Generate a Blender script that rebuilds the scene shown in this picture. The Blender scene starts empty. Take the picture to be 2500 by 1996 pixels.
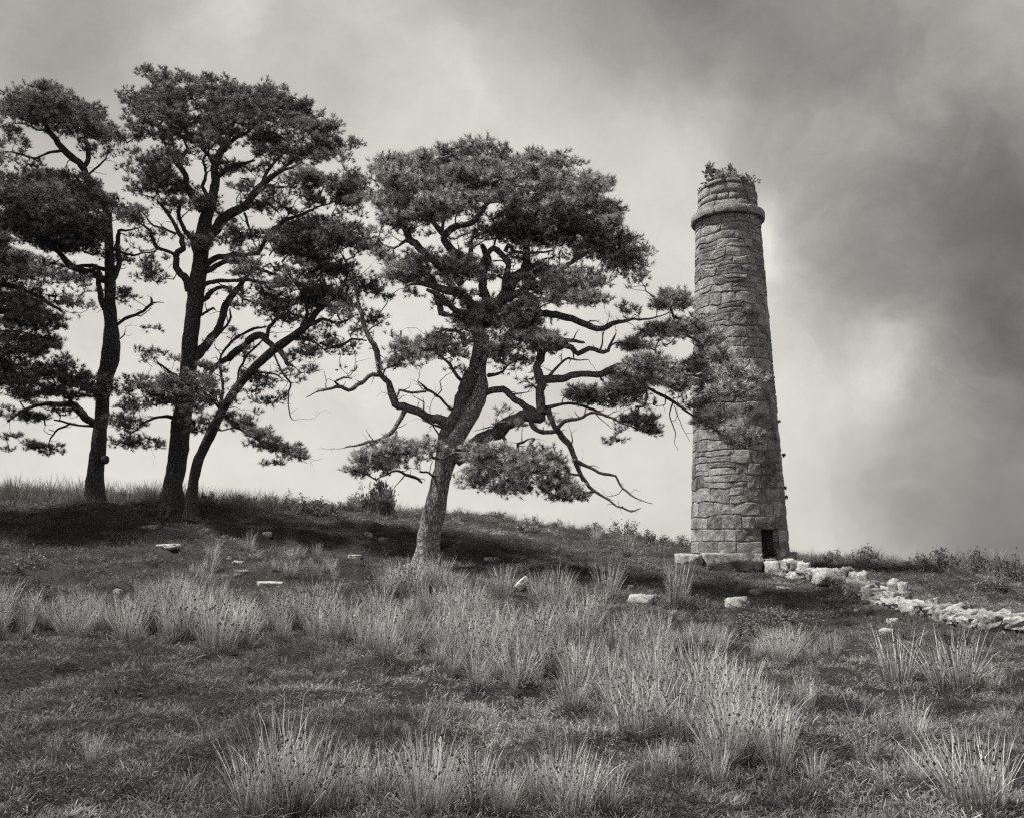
import bpy, math, random
import numpy as np
from mathutils import Vector, Matrix, noise as mnoise

SC = bpy.context.scene
COL = SC.collection
R = math.radians
rng = np.random.default_rng(7)
random.seed(7)

# ------------------------------------------------------------------ camera
FPX, PITCH, EYE = 2180.0, R(8.4), 1.6           # focal length in photo pixels (2500 wide), upward tilt, eye height
cam_d = bpy.data.cameras.new('camera')
cam = bpy.data.objects.new('camera', cam_d)
COL.objects.link(cam)
cam_d.sensor_width = 36.0
cam_d.lens = 36.0 * FPX / 2500.0
cam_d.clip_start, cam_d.clip_end = 0.1, 9000.0
cam.location = (0, 0, EYE)
cam.rotation_euler = (math.pi / 2 + PITCH, 0, 0)
SC.camera = cam

SC.view_settings.view_transform = 'Standard'
SC.view_settings.look = 'None'
SC.view_settings.exposure = 0.8
SC.view_settings.gamma = 1.0
SC.cycles.use_denoising = False
SC.cycles.use_adaptive_sampling = True
SC.cycles.adaptive_threshold = 0.03
SC.cycles.max_bounces = 3
SC.cycles.diffuse_bounces = 2
SC.cycles.glossy_bounces = 1
SC.cycles.transmission_bounces = 2
SC.cycles.transparent_max_bounces = 4
SC.cycles.sample_clamp_indirect = 4.0
SC.cycles.filter_width = 1.3

def ray(px, py):
    """direction through a photo pixel, scaled so that its y component is 1"""
    u, v = (px - 1250.0) / FPX, (998.0 - py) / FPX
    c, s = math.cos(PITCH), math.sin(PITCH)
    d = np.array([u, c - v * s, s + v * c])
    return d / d[1]
def P(px, py, Y):
    d = ray(px, py) * Y
    return np.array([d[0], d[1], EYE + d[2]])
def depth(p):
    return p[1] * math.cos(PITCH) + (p[2] - EYE) * math.sin(PITCH)
def project(x, y, z):
    c, s = math.cos(PITCH), math.sin(PITCH)
    w = y * c + (z - EYE) * s
    v = -y * s + (z - EYE) * c
    return 1250 + FPX * x / w, 998 - FPX * v / w

# ------------------------------------------------------------------ node helpers
def nn(nt, t, **kw):
    n = nt.nodes.new(t)
    for k, v in kw.items():
        setattr(n, k, v)
    return n
def lk(nt, a, b):
    nt.links.new(a, b)
def mth(nt, op, a, b=None, clamp=False):
    n = nn(nt, 'ShaderNodeMath', operation=op, use_clamp=clamp)
    for i, v in enumerate((a, b)):
        if v is None: continue
        if isinstance(v, (int, float)): n.inputs[i].default_value = v
        else: lk(nt, v, n.inputs[i])
    return n.outputs[0]
def ntex(nt, vec, scale, detail=4, rough=0.55, dist=0.0):
    n = nn(nt, 'ShaderNodeTexNoise')
    n.inputs['Scale'].default_value = scale
    n.inputs['Detail'].default_value = detail
    n.inputs['Roughness'].default_value = rough
    n.inputs['Distortion'].default_value = dist
    if vec is not None: lk(nt, vec, n.inputs['Vector'])
    return n
def mapr(nt, v, a, b, c, d, smooth=False):
    n = nn(nt, 'ShaderNodeMapRange')
    if smooth: n.interpolation_type = 'SMOOTHSTEP'
    for i, x in zip((1, 2, 3, 4), (a, b, c, d)): n.inputs[i].default_value = x
    lk(nt, v, n.inputs[0])
    return n.outputs[0]

# ------------------------------------------------------------------ sky
SUN = Vector((-0.44, -0.07, 0.895)).normalized()       # towards the sun
TINT = (1.0, 0.972, 0.905)                            # the warm black-and-white print tone of the light
world = bpy.data.worlds.new('World')
SC.world = world
world.use_nodes = True
wt = world.node_tree
for n in list(wt.nodes): wt.nodes.remove(n)
tc = nn(wt, 'ShaderNodeTexCoord')
def sky_warp(vec, scale, amt, detail):
    t = ntex(wt, vec, scale, detail, 0.55)
    s = nn(wt, 'ShaderNodeVectorMath', operation='SUBTRACT'); lk(wt, t.outputs['Color'], s.inputs[0]); s.inputs[1].default_value = (.5, .5, .5)
    m = nn(wt, 'ShaderNodeVectorMath', operation='SCALE'); lk(wt, s.outputs[0], m.inputs[0]); m.inputs['Scale'].default_value = amt
    a = nn(wt, 'ShaderNodeVectorMath', operation='ADD'); lk(wt, vec, a.inputs[0]); lk(wt, m.outputs[0], a.inputs[1])
    return a.outputs[0]
D0 = tc.outputs['Generated']
D1 = sky_warp(sky_warp(D0, 2.4, 0.12, 3), 6.0, 0.14, 8)
sep = nn(wt, 'ShaderNodeSeparateXYZ'); lk(wt, D0, sep.inputs[0])
val = mapr(wt, sep.outputs['Z'], 0.32, 0.95, 0.862, 0.52)          # cloud base darkens towards the zenith
fb = ntex(wt, D1, 3.8, 9, 0.6).outputs['Fac']
val = mth(wt, 'ADD', val, mth(wt, 'MULTIPLY', mth(wt, 'SUBTRACT', fb, 0.5), 0.34))
fbm = mth(wt, 'MULTIPLY', mth(wt, 'SUBTRACT', ntex(wt, D1, 5.5, 10, 0.6).outputs['Fac'], 0.5), 0.45)
# cloud masses: direction (by photo pixel), angular radius, how much darker/brighter (display value)
CLOUDS = [(2400, 640, 430, -.33), (2560, 420, 360, -.12), (1930, -20, 430, -.22), (1420, 0, 340, -.11),
          (2480, 60, 320, -.06), (2150, 330, 300, -.08), (60, 40, 420, -.10), (780, 140, 260, -.04), (2620, 1230, 480, -.27), (2250, 1180, 380, -.10),
          (1080, 260, 170, .05), (620, 20, 120, .09), (1935, 545, 130, .14), (2250, 940, 190, .18), (2040, 760, 220, -.07)]
for px, py, rad, w in CLOUDS:
    d = ray(px, py); d = d / np.linalg.norm(d)
    v = nn(wt, 'ShaderNodeVectorMath', operation='DISTANCE'); lk(wt, D1, v.inputs[0]); v.inputs[1].default_value = d
    m = mapr(wt, v.outputs['Value'], 0.0, rad / FPX * 1.2, 1.0, 0.0)
    m = mth(wt, 'MULTIPLY', mapr(wt, mth(wt, 'ADD', m, fbm), 0.05, 0.85, 0.0, 1.0, True), mapr(wt, m, 0.0, 0.2, 0.0, 1.0, True))
    val = mth(wt, 'ADD', val, mth(wt, 'MULTIPLY', m, w))
val = mth(wt, 'MAXIMUM', mth(wt, 'MINIMUM', val, 0.90), 0.2)
lin = mth(wt, 'POWER', val, 2.2)
sky = nn(wt, 'ShaderNodeTexSky', sky_type='NISHITA')
sky.sun_disc = False
sky.sun_elevation = math.asin(SUN.z)
sky.sun_rotation = math.atan2(SUN.x, SUN.y)
bw = nn(wt, 'ShaderNodeRGBToBW'); lk(wt, sky.outputs[0], bw.inputs[0])
clear = mth(wt, 'MULTIPLY', bw.outputs[0], 0.08)
tot = mth(wt, 'ADD', mth(wt, 'MULTIPLY', lin, 0.56), mth(wt, 'MULTIPLY', clear, 0.03))
cmb = nn(wt, 'ShaderNodeMix', data_type='RGBA', blend_type='MULTIPLY')
cmb.inputs['Factor'].default_value = 1.0
lk(wt, tot, cmb.inputs['A']); cmb.inputs['B'].default_value = (*TINT, 1)
bg = nn(wt, 'ShaderNodeBackground'); bg.inputs['Strength'].default_value = 1.0
lk(wt, cmb.outputs['Result'], bg.inputs['Color'])
wo = nn(wt, 'ShaderNodeOutputWorld'); lk(wt, bg.outputs[0], wo.inputs['Surface'])

sun_d = bpy.data.lights.new('sun', 'SUN')
sun_d.energy = 5.0
sun_d.angle = R(5.0)
sun_d.color = (1.0, 0.965, 0.89)
sun_o = bpy.data.objects.new('sun', sun_d)
COL.objects.link(sun_o)
sun_o.rotation_euler = SUN.to_track_quat('Z', 'Y').to_euler()

# ------------------------------------------------------------------ mesh helpers
def tri_mesh(name, V, F, smooth=True, attrs=None):
    V = np.asarray(V, np.float32); F = np.asarray(F, np.int32)
    me = bpy.data.meshes.new(name)
    n, k = F.shape
    me.vertices.add(len(V)); me.vertices.foreach_set('co', V.ravel())
    me.loops.add(n * k); me.loops.foreach_set('vertex_index', F.ravel())
    me.polygons.add(n); me.polygons.foreach_set('loop_start', np.arange(0, n * k, k, dtype=np.int32))
    me.polygons.foreach_set('use_smooth', np.full(n, smooth))
    for nm, a in (attrs or {}).items():
        at = me.attributes.new(nm, 'FLOAT', 'POINT'); at.data.foreach_set('value', np.asarray(a, np.float32))
    me.update(calc_edges=True)
    return me
def obj(name, me, mat=None, parent=None, loc=None):
    o = bpy.data.objects.new(name, me)
    COL.objects.link(o)
    if mat is not None and len(me.materials) == 0: me.materials.append(mat)
    if parent is not None: o.parent = parent
    if loc is not None: o.location = loc
    return o
def empty(name, loc):
    o = bpy.data.objects.new(name, None); COL.objects.link(o); o.location = loc; o.empty_display_size = 0.2
    return o
def tag(o, label=None, cat=None, group=None, kind=None):
    if label: o['label'] = label
    if cat: o['category'] = cat
    if group: o['group'] = group
    if kind: o['kind'] = kind
    return o
def join(parts):
    V, F, b = [], [], 0
    for v, f in parts:
        V.append(v); F.append(np.asarray(f) + b); b += len(v)
    return np.concatenate(V), np.concatenate(F)
def nrm(a):
    return a / np.maximum(np.linalg.norm(a, axis=-1, keepdims=True), 1e-9)

def vnoise(x, y, seed=0):
    """smooth value noise, 0..1"""
    x = np.asarray(x, float); y = np.asarray(y, float)
    xi, yi = np.floor(x).astype(np.int64), np.floor(y).astype(np.int64)
    fx, fy = x - xi, y - yi
    fx, fy = fx * fx * (3 - 2 * fx), fy * fy * (3 - 2 * fy)
    def h(a, b):
        n = (a * 374761393 + b * 668265263 + seed * 974634777) & 0x7fffffff
        n = ((n ^ (n >> 13)) * 1274126177) & 0x7fffffff
        return ((n ^ (n >> 16)) & 0xffff) / 65535.0
    return (h(xi, yi) * (1 - fx) + h(xi + 1, yi) * fx) * (1 - fy) + (h(xi, yi + 1) * (1 - fx) + h(xi + 1, yi + 1) * fx) * fy

# ------------------------------------------------------------------ terrain
COLS = {
    -500: [(1996, 4.1), (1700, 6.6), (1560, 8.7), (1440, 12), (1310, 15.5), (1205, 20), (1175, 24), (1160, 27)],
    0:    [(1996, 4.1), (1700, 6.6), (1570, 8.7), (1450, 12), (1330, 15.5), (1232, 20), (1212, 24), (1198, 27)],
    420:  [(1996, 4.1), (1720, 6.4), (1600, 8.3), (1570, 9.3), (1460, 12), (1350, 15.5), (1245, 19), (1225, 23), (1212, 26.5)],
    800:  [(1996, 4.1), (1720, 6.4), (1580, 8.8), (1480, 11.5), (1390, 14.5), (1310, 18), (1265, 22), (1243, 26)],
    1150: [(1996, 4.1), (1750, 6.1), (1660, 7.5), (1520, 10.5), (1440, 13), (1378, 16), (1325, 19.5), (1283, 23), (1262, 26)],
    1600: [(1996, 4.1), (1780, 5.8), (1650, 7.7), (1560, 9.7), (1500, 12.2), (1450, 15), (1392, 19), (1352, 22.5), (1325, 26)],
    1850: [(1996, 4.1), (1780, 5.8), (1640, 8), (1600, 9), (1545, 12), (1470, 16), (1405, 20.3), (1392, 21.2), (1372, 23), (1356, 26)],
    2150: [(1996, 4.1), (1750, 6.1), (1630, 8.2), (1560, 10.8), (1480, 14.5), (1420, 19), (1388, 23), (1368, 26.5)],
    2500: [(1996, 4.1), (1730, 6.3), (1600, 8.6), (1545, 11), (1475, 15), (1425, 19.5), (1395, 23), (1384, 26.5)],
    3000: [(1996, 4.1), (1730, 6.3), (1600, 8.6), (1560, 11), (1500, 15), (1450, 19.5), (1420, 23), (1410, 26.5)],
}
cp = []
for px, lst in COLS.items():
    for py, d in lst: cp.append(P(px, py, d))
    e = cp[-1]; cp.append(np.array([e[0] * 33 / e[1], 33.0, e[2] - 1.5])); cp.append(np.array([e[0] * 42 / e[1], 42.0, e[2] - 3.6]))
for x in (-6, -2, 2, 6):
    cp.append(np.array([x, 0.0, -0.02 * x])); cp.append(np.array([x, -6.0, -0.5 - 0.02 * x]))
cp = np.array(cp)
def _tps(r2): return 0.5 * r2 * np.log(np.maximum(r2, 1e-9))
_n = len(cp)
_K = _tps(((cp[:, None, :2] - cp[None, :, :2]) ** 2).sum(-1)) + np.eye(_n) * 0.02
_Pm = np.c_[np.ones(_n), cp[:, :2]]
_w = np.linalg.solve(np.block([[_K, _Pm], [_Pm.T, np.zeros((3, 3))]]), np.r_[cp[:, 2], 0, 0, 0])
def ground_z(x, y):
    x = np.atleast_1d(np.asarray(x, float)); y = np.atleast_1d(np.asarray(y, float))
    xc, yc = np.clip(x, -19, 24), np.clip(y, -6, 42)
    z = np.empty_like(x)
    for i in range(0, len(x), 20000):
        s = slice(i, i + 20000)
        r2 = (xc[s, None] - cp[None, :, 0]) ** 2 + (yc[s, None] - cp[None, :, 1]) ** 2
        z[s] = _tps(r2) @ _w[:_n] + _w[_n] + _w[_n + 1] * xc[s] + _w[_n + 2] * yc[s]
    ex = np.hypot(x - xc, y - yc)
    yb = 17.7 + 0.5 * (vnoise(x * 0.8, y * 0 + 3, 21) - .5)                    # low earth bank behind the centre pine
    st = np.clip((y - yb) / 0.35, 0, 1); st = st * st * (3 - 2 * st)
    z = z + 0.26 * (st - 1.0) * np.clip((x + 6.2) / 1.5, 0, 1) * np.clip((0.9 - x) / 1.6, 0, 1) * np.clip((y - 14.5) / 2.5, 0, 1) * (y < yb + 0.4)
    z = z - 0.06 * ex - 0.03 * np.maximum(y - 42, 0) * 0.5
    f = np.clip((y - 2) / 3, 0, 1) * np.clip((60 - ex) / 60, 0, 1)
    f = f * (1 - 0.75 * np.clip((x - 4.2) / 0.8, 0, 1) * np.clip((9 - x) / 1.0, 0, 1) * np.clip((y - 9.5) / 1.5, 0, 1) * np.clip((23 - y) / 1.5, 0, 1))
    z = z + f * (0.16 * (vnoise(x * 1.1, y * 1.3, 1) - .5) + 0.17 * (vnoise(x * 2.6, y * 3.1, 2) - .5) + 0.075 * (vnoise(x * 7, y * 7, 3) - .5))
    return z
def gz(x, y): return float(ground_z(x, y)[0])
def G(px, py):
    """where the line of sight through a photo pixel meets the ground"""
    d = ray(px, py)
    t = np.linspace(3.2, 40, 1500)
    h = EYE + d[2] * t - ground_z(d[0] * t, t)
    i = np.where(h < 0)[0]
    k = i[0] if len(i) else int(np.argmin(h[t < 30]))
    return np.array([d[0] * t[k], t[k], gz(d[0] * t[k], t[k])])

# ------------------------------------------------------------------ materials
def new_mat(name):
    m = bpy.data.materials.new(name); m.use_nodes = True
    nt = m.node_tree
    b = nt.nodes['Principled BSDF']
    b.inputs['Specular IOR Level'].default_value = 0.2
    b.inputs['Roughness'].default_value = 0.85
    return m, nt, b
def grey(nt, v, lo, hi):
    """value 0..1 -> neutral grey between lo and hi"""
    r = nn(nt, 'ShaderNodeMapRange')
    r.inputs[3].default_value = lo; r.inputs[4].default_value = hi
    lk(nt, v, r.inputs[0])
    return r.outputs[0]
def bump(nt, b, h, strength, dist):
    n = nn(nt, 'ShaderNodeBump'); n.inputs['Strength'].default_value = strength; n.inputs['Distance'].default_value = dist
    lk(nt, h, n.inputs['Height']); lk(nt, n.outputs[0], b.inputs['Normal'])

def stone_mat(name, lo, hi, lichen, moss):
    m, nt, b = new_mat(name)
    geo = nn(nt, 'ShaderNodeNewGeometry')
    oi = nn(nt, 'ShaderNodeObjectInfo')
    pos = geo.outputs['Position']
    big = ntex(nt, pos, 2.3, 6, 0.62).outputs['Fac']
    fine = ntex(nt, pos, 38, 6, 0.75).outputs['Fac']
    mid = ntex(nt, pos, 10, 6, 0.7, 0.5).outputs['Fac']
    v = mth(nt, 'ADD', mth(nt, 'MULTIPLY', mid, 0.72), mth(nt, 'MULTIPLY', fine, 0.5))
    v = mth(nt, 'ADD', v, mth(nt, 'MULTIPLY', oi.outputs['Random'], 0.20))
    v = mapr(nt, v, 0.50, 0.86, 0.0, 1.0)
    col = grey(nt, v, lo, hi)
    li = mapr(nt, ntex(nt, pos, 6.5, 8, 0.72, 0.6).outputs['Fac'], 0.60 - 0.06 * lichen, 0.68 - 0.04 * lichen, 0, lichen)
    mx = nn(nt, 'ShaderNodeMix', data_type='FLOAT'); lk(nt, li, mx.inputs[0]); lk(nt, col, mx.inputs[2]); mx.inputs[3].default_value = 0.62
    mo = mapr(nt, mth(nt, 'ADD', mth(nt, 'MULTIPLY', big, 0.7), mth(nt, 'MULTIPLY', mid, 0.3)), 0.49, 0.62, 0, moss)
    m2 = nn(nt, 'ShaderNodeMix', data_type='FLOAT'); lk(nt, mo, m2.inputs[0]); lk(nt, mx.outputs[0], m2.inputs[2]); m2.inputs[3].default_value = lo * 0.5
    lk(nt, m2.outputs[0], b.inputs['Base Color'])
    h = mth(nt, 'ADD', mth(nt, 'MULTIPLY', fine, 0.5), mth(nt, 'MULTIPLY', mid, 1.0))
    bump(nt, b, h, 1.0, 0.08)
    b.inputs['Roughness'].default_value = 0.92
    return m
M_granite = stone_mat('granite', 0.035, 0.42, 0.5, 0.6)
M_lichen = stone_mat('lichened_granite', 0.04, 0.60, 0.9, 0.75)
M_quartz = stone_mat('white_quartz', 0.45, 0.85, 0.3, 0.1)
M_mortar = stone_mat('mortar', 0.06, 0.26, 0.3, 0.6)

def bark_mat(name, lo, hi):
    m, nt, b = new_mat(name)
    tcn = nn(nt, 'ShaderNodeNewGeometry')
    mp = nn(nt, 'ShaderNodeMapping'); mp.inputs['Scale'].default_value = (1, 1, 0.35)
    lk(nt, tcn.outputs['Position'], mp.inputs['Vector'])
    vo = nn(nt, 'ShaderNodeTexVoronoi', feature='DISTANCE_TO_EDGE'); vo.inputs['Scale'].default_value = 24
    wn = ntex(nt, mp.outputs[0], 9, 4, 0.6)
    ad = nn(nt, 'ShaderNodeVectorMath', operation='ADD'); lk(nt, mp.outputs[0], ad.inputs[0])
    sc_ = nn(nt, 'ShaderNodeVectorMath', operation='SCALE'); sc_.inputs['Scale'].default_value = 0.12
    lk(nt, wn.outputs['Color'], sc_.inputs[0]); lk(nt, sc_.outputs[0], ad.inputs[1]); lk(nt, ad.outputs[0], vo.inputs['Vector'])
    cr = mapr(nt, vo.outputs['Distance'], 0.0, 0.22, 0.25, 1.0)
    fine = ntex(nt, tcn.outputs['Position'], 30, 6, 0.7).outputs['Fac']
    v = mth(nt, 'MULTIPLY', cr, mapr(nt, fine, 0.3, 0.7, 0.25, 1.0))
    lk(nt, grey(nt, v, lo, hi), b.inputs['Base Color'])
    bump(nt, b, mth(nt, 'ADD', cr, mth(nt, 'MULTIPLY', fine, 0.7)), 1.0, 0.03)
    return m
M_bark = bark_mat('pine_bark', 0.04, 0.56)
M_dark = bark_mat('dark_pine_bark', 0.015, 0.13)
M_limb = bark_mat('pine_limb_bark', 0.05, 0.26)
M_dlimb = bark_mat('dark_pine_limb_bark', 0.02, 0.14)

def leaf_mat(name, lo, hi, attr=None, trans=0.25, rnd=0.0, patch=0.0, rough=0.6):
    m, nt, b = new_mat(name)
    out = nt.nodes['Material Output']
    if attr:
        a = nn(nt, 'ShaderNodeAttribute', attribute_name=attr); v = a.outputs['Fac']
    else:
        a = nn(nt, 'ShaderNodeAttribute', attribute_name='shade'); v = a.outputs['Fac']
    if rnd:
        oi = nn(nt, 'ShaderNodeObjectInfo')
        v = mth(nt, 'ADD', mth(nt, 'MULTIPLY', v, 1 - rnd), mth(nt, 'MULTIPLY', oi.outputs['Random'], rnd))
    if patch:
        g = nn(nt, 'ShaderNodeNewGeometry')
        nz = ntex(nt, g.outputs['Position'], 0.9, 4, 0.6).outputs['Fac']
        v = mth(nt, 'ADD', mth(nt, 'MULTIPLY', v, 1 - patch), mth(nt, 'MULTIPLY', mapr(nt, nz, 0.35, 0.65, 0, 1), patch))
    col = grey(nt, v, lo, hi)
    lk(nt, col, b.inputs['Base Color'])
    b.inputs['Roughness'].default_value = rough
    tr = nn(nt, 'ShaderNodeBsdfTranslucent'); lk(nt, col, tr.inputs['Color'])
    mix = nn(nt, 'ShaderNodeMixShader'); mix.inputs[0].default_value = trans
    lk(nt, b.outputs[0], mix.inputs[1]); lk(nt, tr.outputs[0], mix.inputs[2]); lk(nt, mix.outputs[0], out.inputs['Surface'])
    return m
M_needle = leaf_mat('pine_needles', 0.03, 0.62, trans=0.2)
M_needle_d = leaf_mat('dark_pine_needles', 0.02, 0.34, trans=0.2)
M_turf = leaf_mat('turf_blades', 0.005, 0.46, rnd=0.15, patch=0.25, trans=0.2)
M_rush = leaf_mat('rush_stems', 0.010, 0.9, rnd=0.12, trans=0.18)
M_seed = new_mat('rush_seed')[0]; M_seed.node_tree.nodes['Principled BSDF'].inputs['Base Color'].default_value = (.02, .02, .02, 1)
M_heath = leaf_mat('heather_leaves', 0.015, 0.28, rnd=0.3, trans=0.2)
M_leaf = leaf_mat('shrub_leaves', 0.05, 0.30, trans=0.3)

m, nt, b = new_mat('ground_soil')
g = nn(nt, 'ShaderNodeNewGeometry')
v = mth(nt, 'ADD', mth(nt, 'MULTIPLY', ntex(nt, g.outputs['Position'], 1.3, 8, 0.7).outputs['Fac'], 0.5), mth(nt, 'MULTIPLY', ntex(nt, g.outputs['Position'], 14, 8, 0.75).outputs['Fac'], 0.5))
lk(nt, grey(nt, mapr(nt, v, 0.35, 0.68, 0, 1), 0.006, 0.07), b.inputs['Base Color'])
bump(nt, b, ntex(nt, g.outputs['Position'], 22, 8, 0.75).outputs['Fac'], 1.0, 0.08)
M_soil = m

# ------------------------------------------------------------------ the ground sheet
def axis(lo, hi, step, far_lo, far_hi):
    a = list(np.arange(lo, hi + 1e-6, step)); s = step
    while a[-1] < far_hi: s *= 1.35; a.append(a[-1] + s)
    s = step
    while a[0] > far_lo: s *= 1.35; a.insert(0, a[0] - s)
    return np.array(a)
gx = axis(-17, 17, 0.12, -4000, 4000)
gy = axis(1.5, 31, 0.11, -1500, 6000)
GX, GY = np.meshgrid(gx, gy)
V = np.c_[GX.ravel(), GY.ravel(), ground_z(GX.ravel(), GY.ravel())]
nx, ny = len(gx), len(gy)
ii = (np.arange(ny - 1)[:, None] * nx + np.arange(nx - 1)[None]).ravel()
ground = obj('ground', tri_mesh('ground', V, np.c_[ii, ii + 1, ii + nx + 1, ii + nx]), M_soil)
tag(ground, kind='structure')

# ------------------------------------------------------------------ tower
KEEP_OUT = []            # (x, y, radius) of stones and trunks: no turf grows there
TY = 22.0
TC = P(1806, 1345, TY)
zs = lambda py, Y=21.0: float(P(1800, py, Y)[2])
Z0 = zs(1352)
ZR0, ZR1, ZD = zs(517, 21.15), zs(496, 21.05), zs(432, 21.25)
def rad(z): return 1.165 + (0.805 - 1.165) * (z - Z0) / (ZR0 - Z0)
tower = empty('stone_chimney', (TC[0], TY, Z0))
tag(tower, 'tall tapering round granite chimney with a projecting stone ring near its top', 'chimney')
TO = np.array([TC[0], TY, Z0])
def th_px(px, py):
    return math.asin(max(-1, min(1, (px - 1806) / 116.0)))     # angle from the side that faces the camera, + to the right
TD0, TD1 = th_px(1857, 0), th_px(1897, 0)
ZDOOR = zs(1291)
VIEW = math.atan2(TC[0], TY)                                   # the line of sight swings this far
def cyl(r, th, z):
    a = th - VIEW
    return np.array([r * math.sin(a), -r * math.cos(a), z])
def n3(p, s, seed=0.0):
    return mnoise.noise(Vector((p[0] * s + seed, p[1] * s - seed, p[2] * s + 2 * seed)))
def stone_patch(t0, t1, zlo, zhi, rf, proud, inner, seed, nu=4, nv=2, edge=0.010, rough=0.022, slant=1):
    """one dressed-stone block of a round wall: rough curved face with broken arrises, sides running inwards"""
    w = (t1 - t0) * rf(zlo(t0)); hh = zhi((t0 + t1) / 2) - zlo((t0 + t1) / 2)
    ss = [0] + [0.022 / w + (1 - 0.044 / w) * q / nu for q in range(nu + 1)] + [1]
    tt = [0] + [0.020 / hh + (1 - 0.040 / hh) * q / nv for q in range(nv + 1)] + [1]
    V = []
    sl0, sl1 = 0.05 * math.sin(t0 * 37.1 + zlo(t0) * 5), 0.05 * math.sin(t1 * 37.1 + zlo(t1) * 5)
    if slant == 0: sl0 = sl1 = 0
    nu, nv = len(ss) - 1, len(tt) - 1
    for j, t in enumerate(tt):
        for i, s in enumerate(ss):
            th = t0 + (t1 - t0) * s
            th += (t - .5) * (sl0 * (1 - s) + sl1 * s) / rf(zlo(t0))
            za, zb = zlo(th), zhi(th)
            z = za + (zb - za) * t
            rim_ = i in (0, nu) or j in (0, nv)
            corner = (i in (0, nu)) and (j in (0, nv))
            p = cyl(rf(z), th, z)
            r = rf(z) + proud - (edge if rim_ else 0) - (0.012 if corner else 0) + rough * 0.5 * n3(p, 3.2, seed) + rough * 0.8 * n3(p, 9.5, seed * 1.7)
            q = cyl(r, th + (0.010 * n3(p, 11, seed + 7) if rim_ else 0) / rf(z), z)
            if rim_: q += np.array([0, 0, 0.010 * n3(p, 9, seed + 3)])
            V.append(q)
    F = []
    idx = lambda i, j: j * (nu + 1) + i
    for j in range(nv):
        for i in range(nu):
            F += [(idx(i, j), idx(i + 1, j), idx(i + 1, j + 1)), (idx(i, j), idx(i + 1, j + 1), idx(i, j + 1))]
    rim = [idx(i, 0) for i in range(nu)] + [idx(nu, j) for j in range(nv)] + [idx(i, nv) for i in range(nu, 0, -1)] + [idx(0, j) for j in range(nv, 0, -1)]
    b0 = len(V)
    for k in rim:
        x, y, z = V[k]; r = math.hypot(x, y)
        f = (r - inner) / r
        V.append(np.array([x * f, y * f, z]))
    n = len(rim)
    for k in range(n):
        a, b_ = rim[k], rim[(k + 1) % n]
        F += [(b_, a, b0 + k), (b_, b0 + k, b0 + (k + 1) % n)]
    return np.array(V), np.array(F)
back_parts = []
nfront = 0
def put_stone(v, f, mid, mat=None, name='stone', flat=False):
    global nfront
    if abs(mid) < R(112) and nfront < 300:
        c = v.mean(0)
        o = obj(name, tri_mesh('stone', v - c, f, False), mat or M_granite, tower, c)
        nfront += 1
    else:
        back_parts.append((v, f))
srng = random.Random(11)
# courses (heights above the foot of the shaft)
H = ZR0 - Z0
cz = [0.0]
dz1 = (ZDOOR - Z0) / 2
cz += [dz1, 2 * dz1]
while cz[-1] < H - 0.34:
    cz.append(cz[-1] + srng.uniform(0.27, 0.36) * (1 - 0.25 * cz[-1] / H))
cz[-1] = H
if cz[-1] - cz[-2] > 0.42: cz.insert(-1, (cz[-1] + cz[-2]) / 2)
rf = lambda z: rad(z + Z0)
def wavy(k, z):
    amp = 0.0 if k in (0, len(cz) - 1) else (0.02 if k < 3 else 0.06)
    return lambda th: z + amp * mnoise.noise(Vector((th * 2.2, k * 3.7, 0.5))) + amp * 0.5 * mnoise.noise(Vector((th * 6, k * 9.1, 4)))
joint = 0.0075
for k in range(len(cz) - 1):
    lo, hi = wavy(k, cz[k]), wavy(k + 1, cz[k + 1])
    zl = lambda th, lo=lo: lo(th) + joint
    zh = lambda th, hi=hi: hi(th) - joint
    r = rf(cz[k])
    doorc = k < 2
    spans = []
    a = TD1 if doorc else srng.uniform(0, 1)
    end = TD0 + 2 * math.pi if doorc else a + 2 * math.pi
    cuts = [a]
    while cuts[-1] < end - 0.30 / r:
        cuts.append(cuts[-1] + srng.choice((0.28, 0.4, 0.5, 0.62)) * srng.uniform(0.85, 1.15) / r)
    if end - cuts[-2] < 0.9 / r and len(cuts) > 2: cuts[-1] = end
    else: cuts[-1] = end if end - cuts[-2] > 0.2 / r else cuts[-1]
    cuts = [c for c in cuts if c < end] + [end]
    for a0, a1 in zip(cuts[:-1], cuts[1:]):
        g_ = joint / r
        mid = (a0 + a1) / 2
        mid = (mid + math.pi) % (2 * math.pi) - math.pi
        sd = srng.uniform(0, 50)
        proud = srng.uniform(-0.002, 0.014)
        hgt = cz[k + 1] - cz[k]
        lean = srng.uniform(-0.02, 0.02)
        if not doorc and srng.random() < 0.26 and (a1 - a0) * r > 0.3:           # two thin stones instead of one
            fr = srng.uniform(0.38, 0.62)
            zm = lambda th, lo=lo, hi=hi, fr=fr: lo(th) * (1 - fr) + hi(th) * fr
            v, f = stone_patch(a0 + g_, a1 - g_, zl, lambda th: zm(th) - joint, rf, proud, 0.16, sd)
            put_stone(v, f, mid)
            proud = srng.uniform(-0.002, 0.014)
            v, f = stone_patch(a0 + g_, a1 - g_, lambda th: zm(th) + joint, zh, rf, proud, 0.16, sd + 9)
            put_stone(v, f, mid)
        else:
            v, f = stone_patch(a0 + g_, a1 - g_, zl, zh, rf, proud, 0.16, sd, slant=0 if doorc else 1)
            put_stone(v, f, mid)
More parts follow.
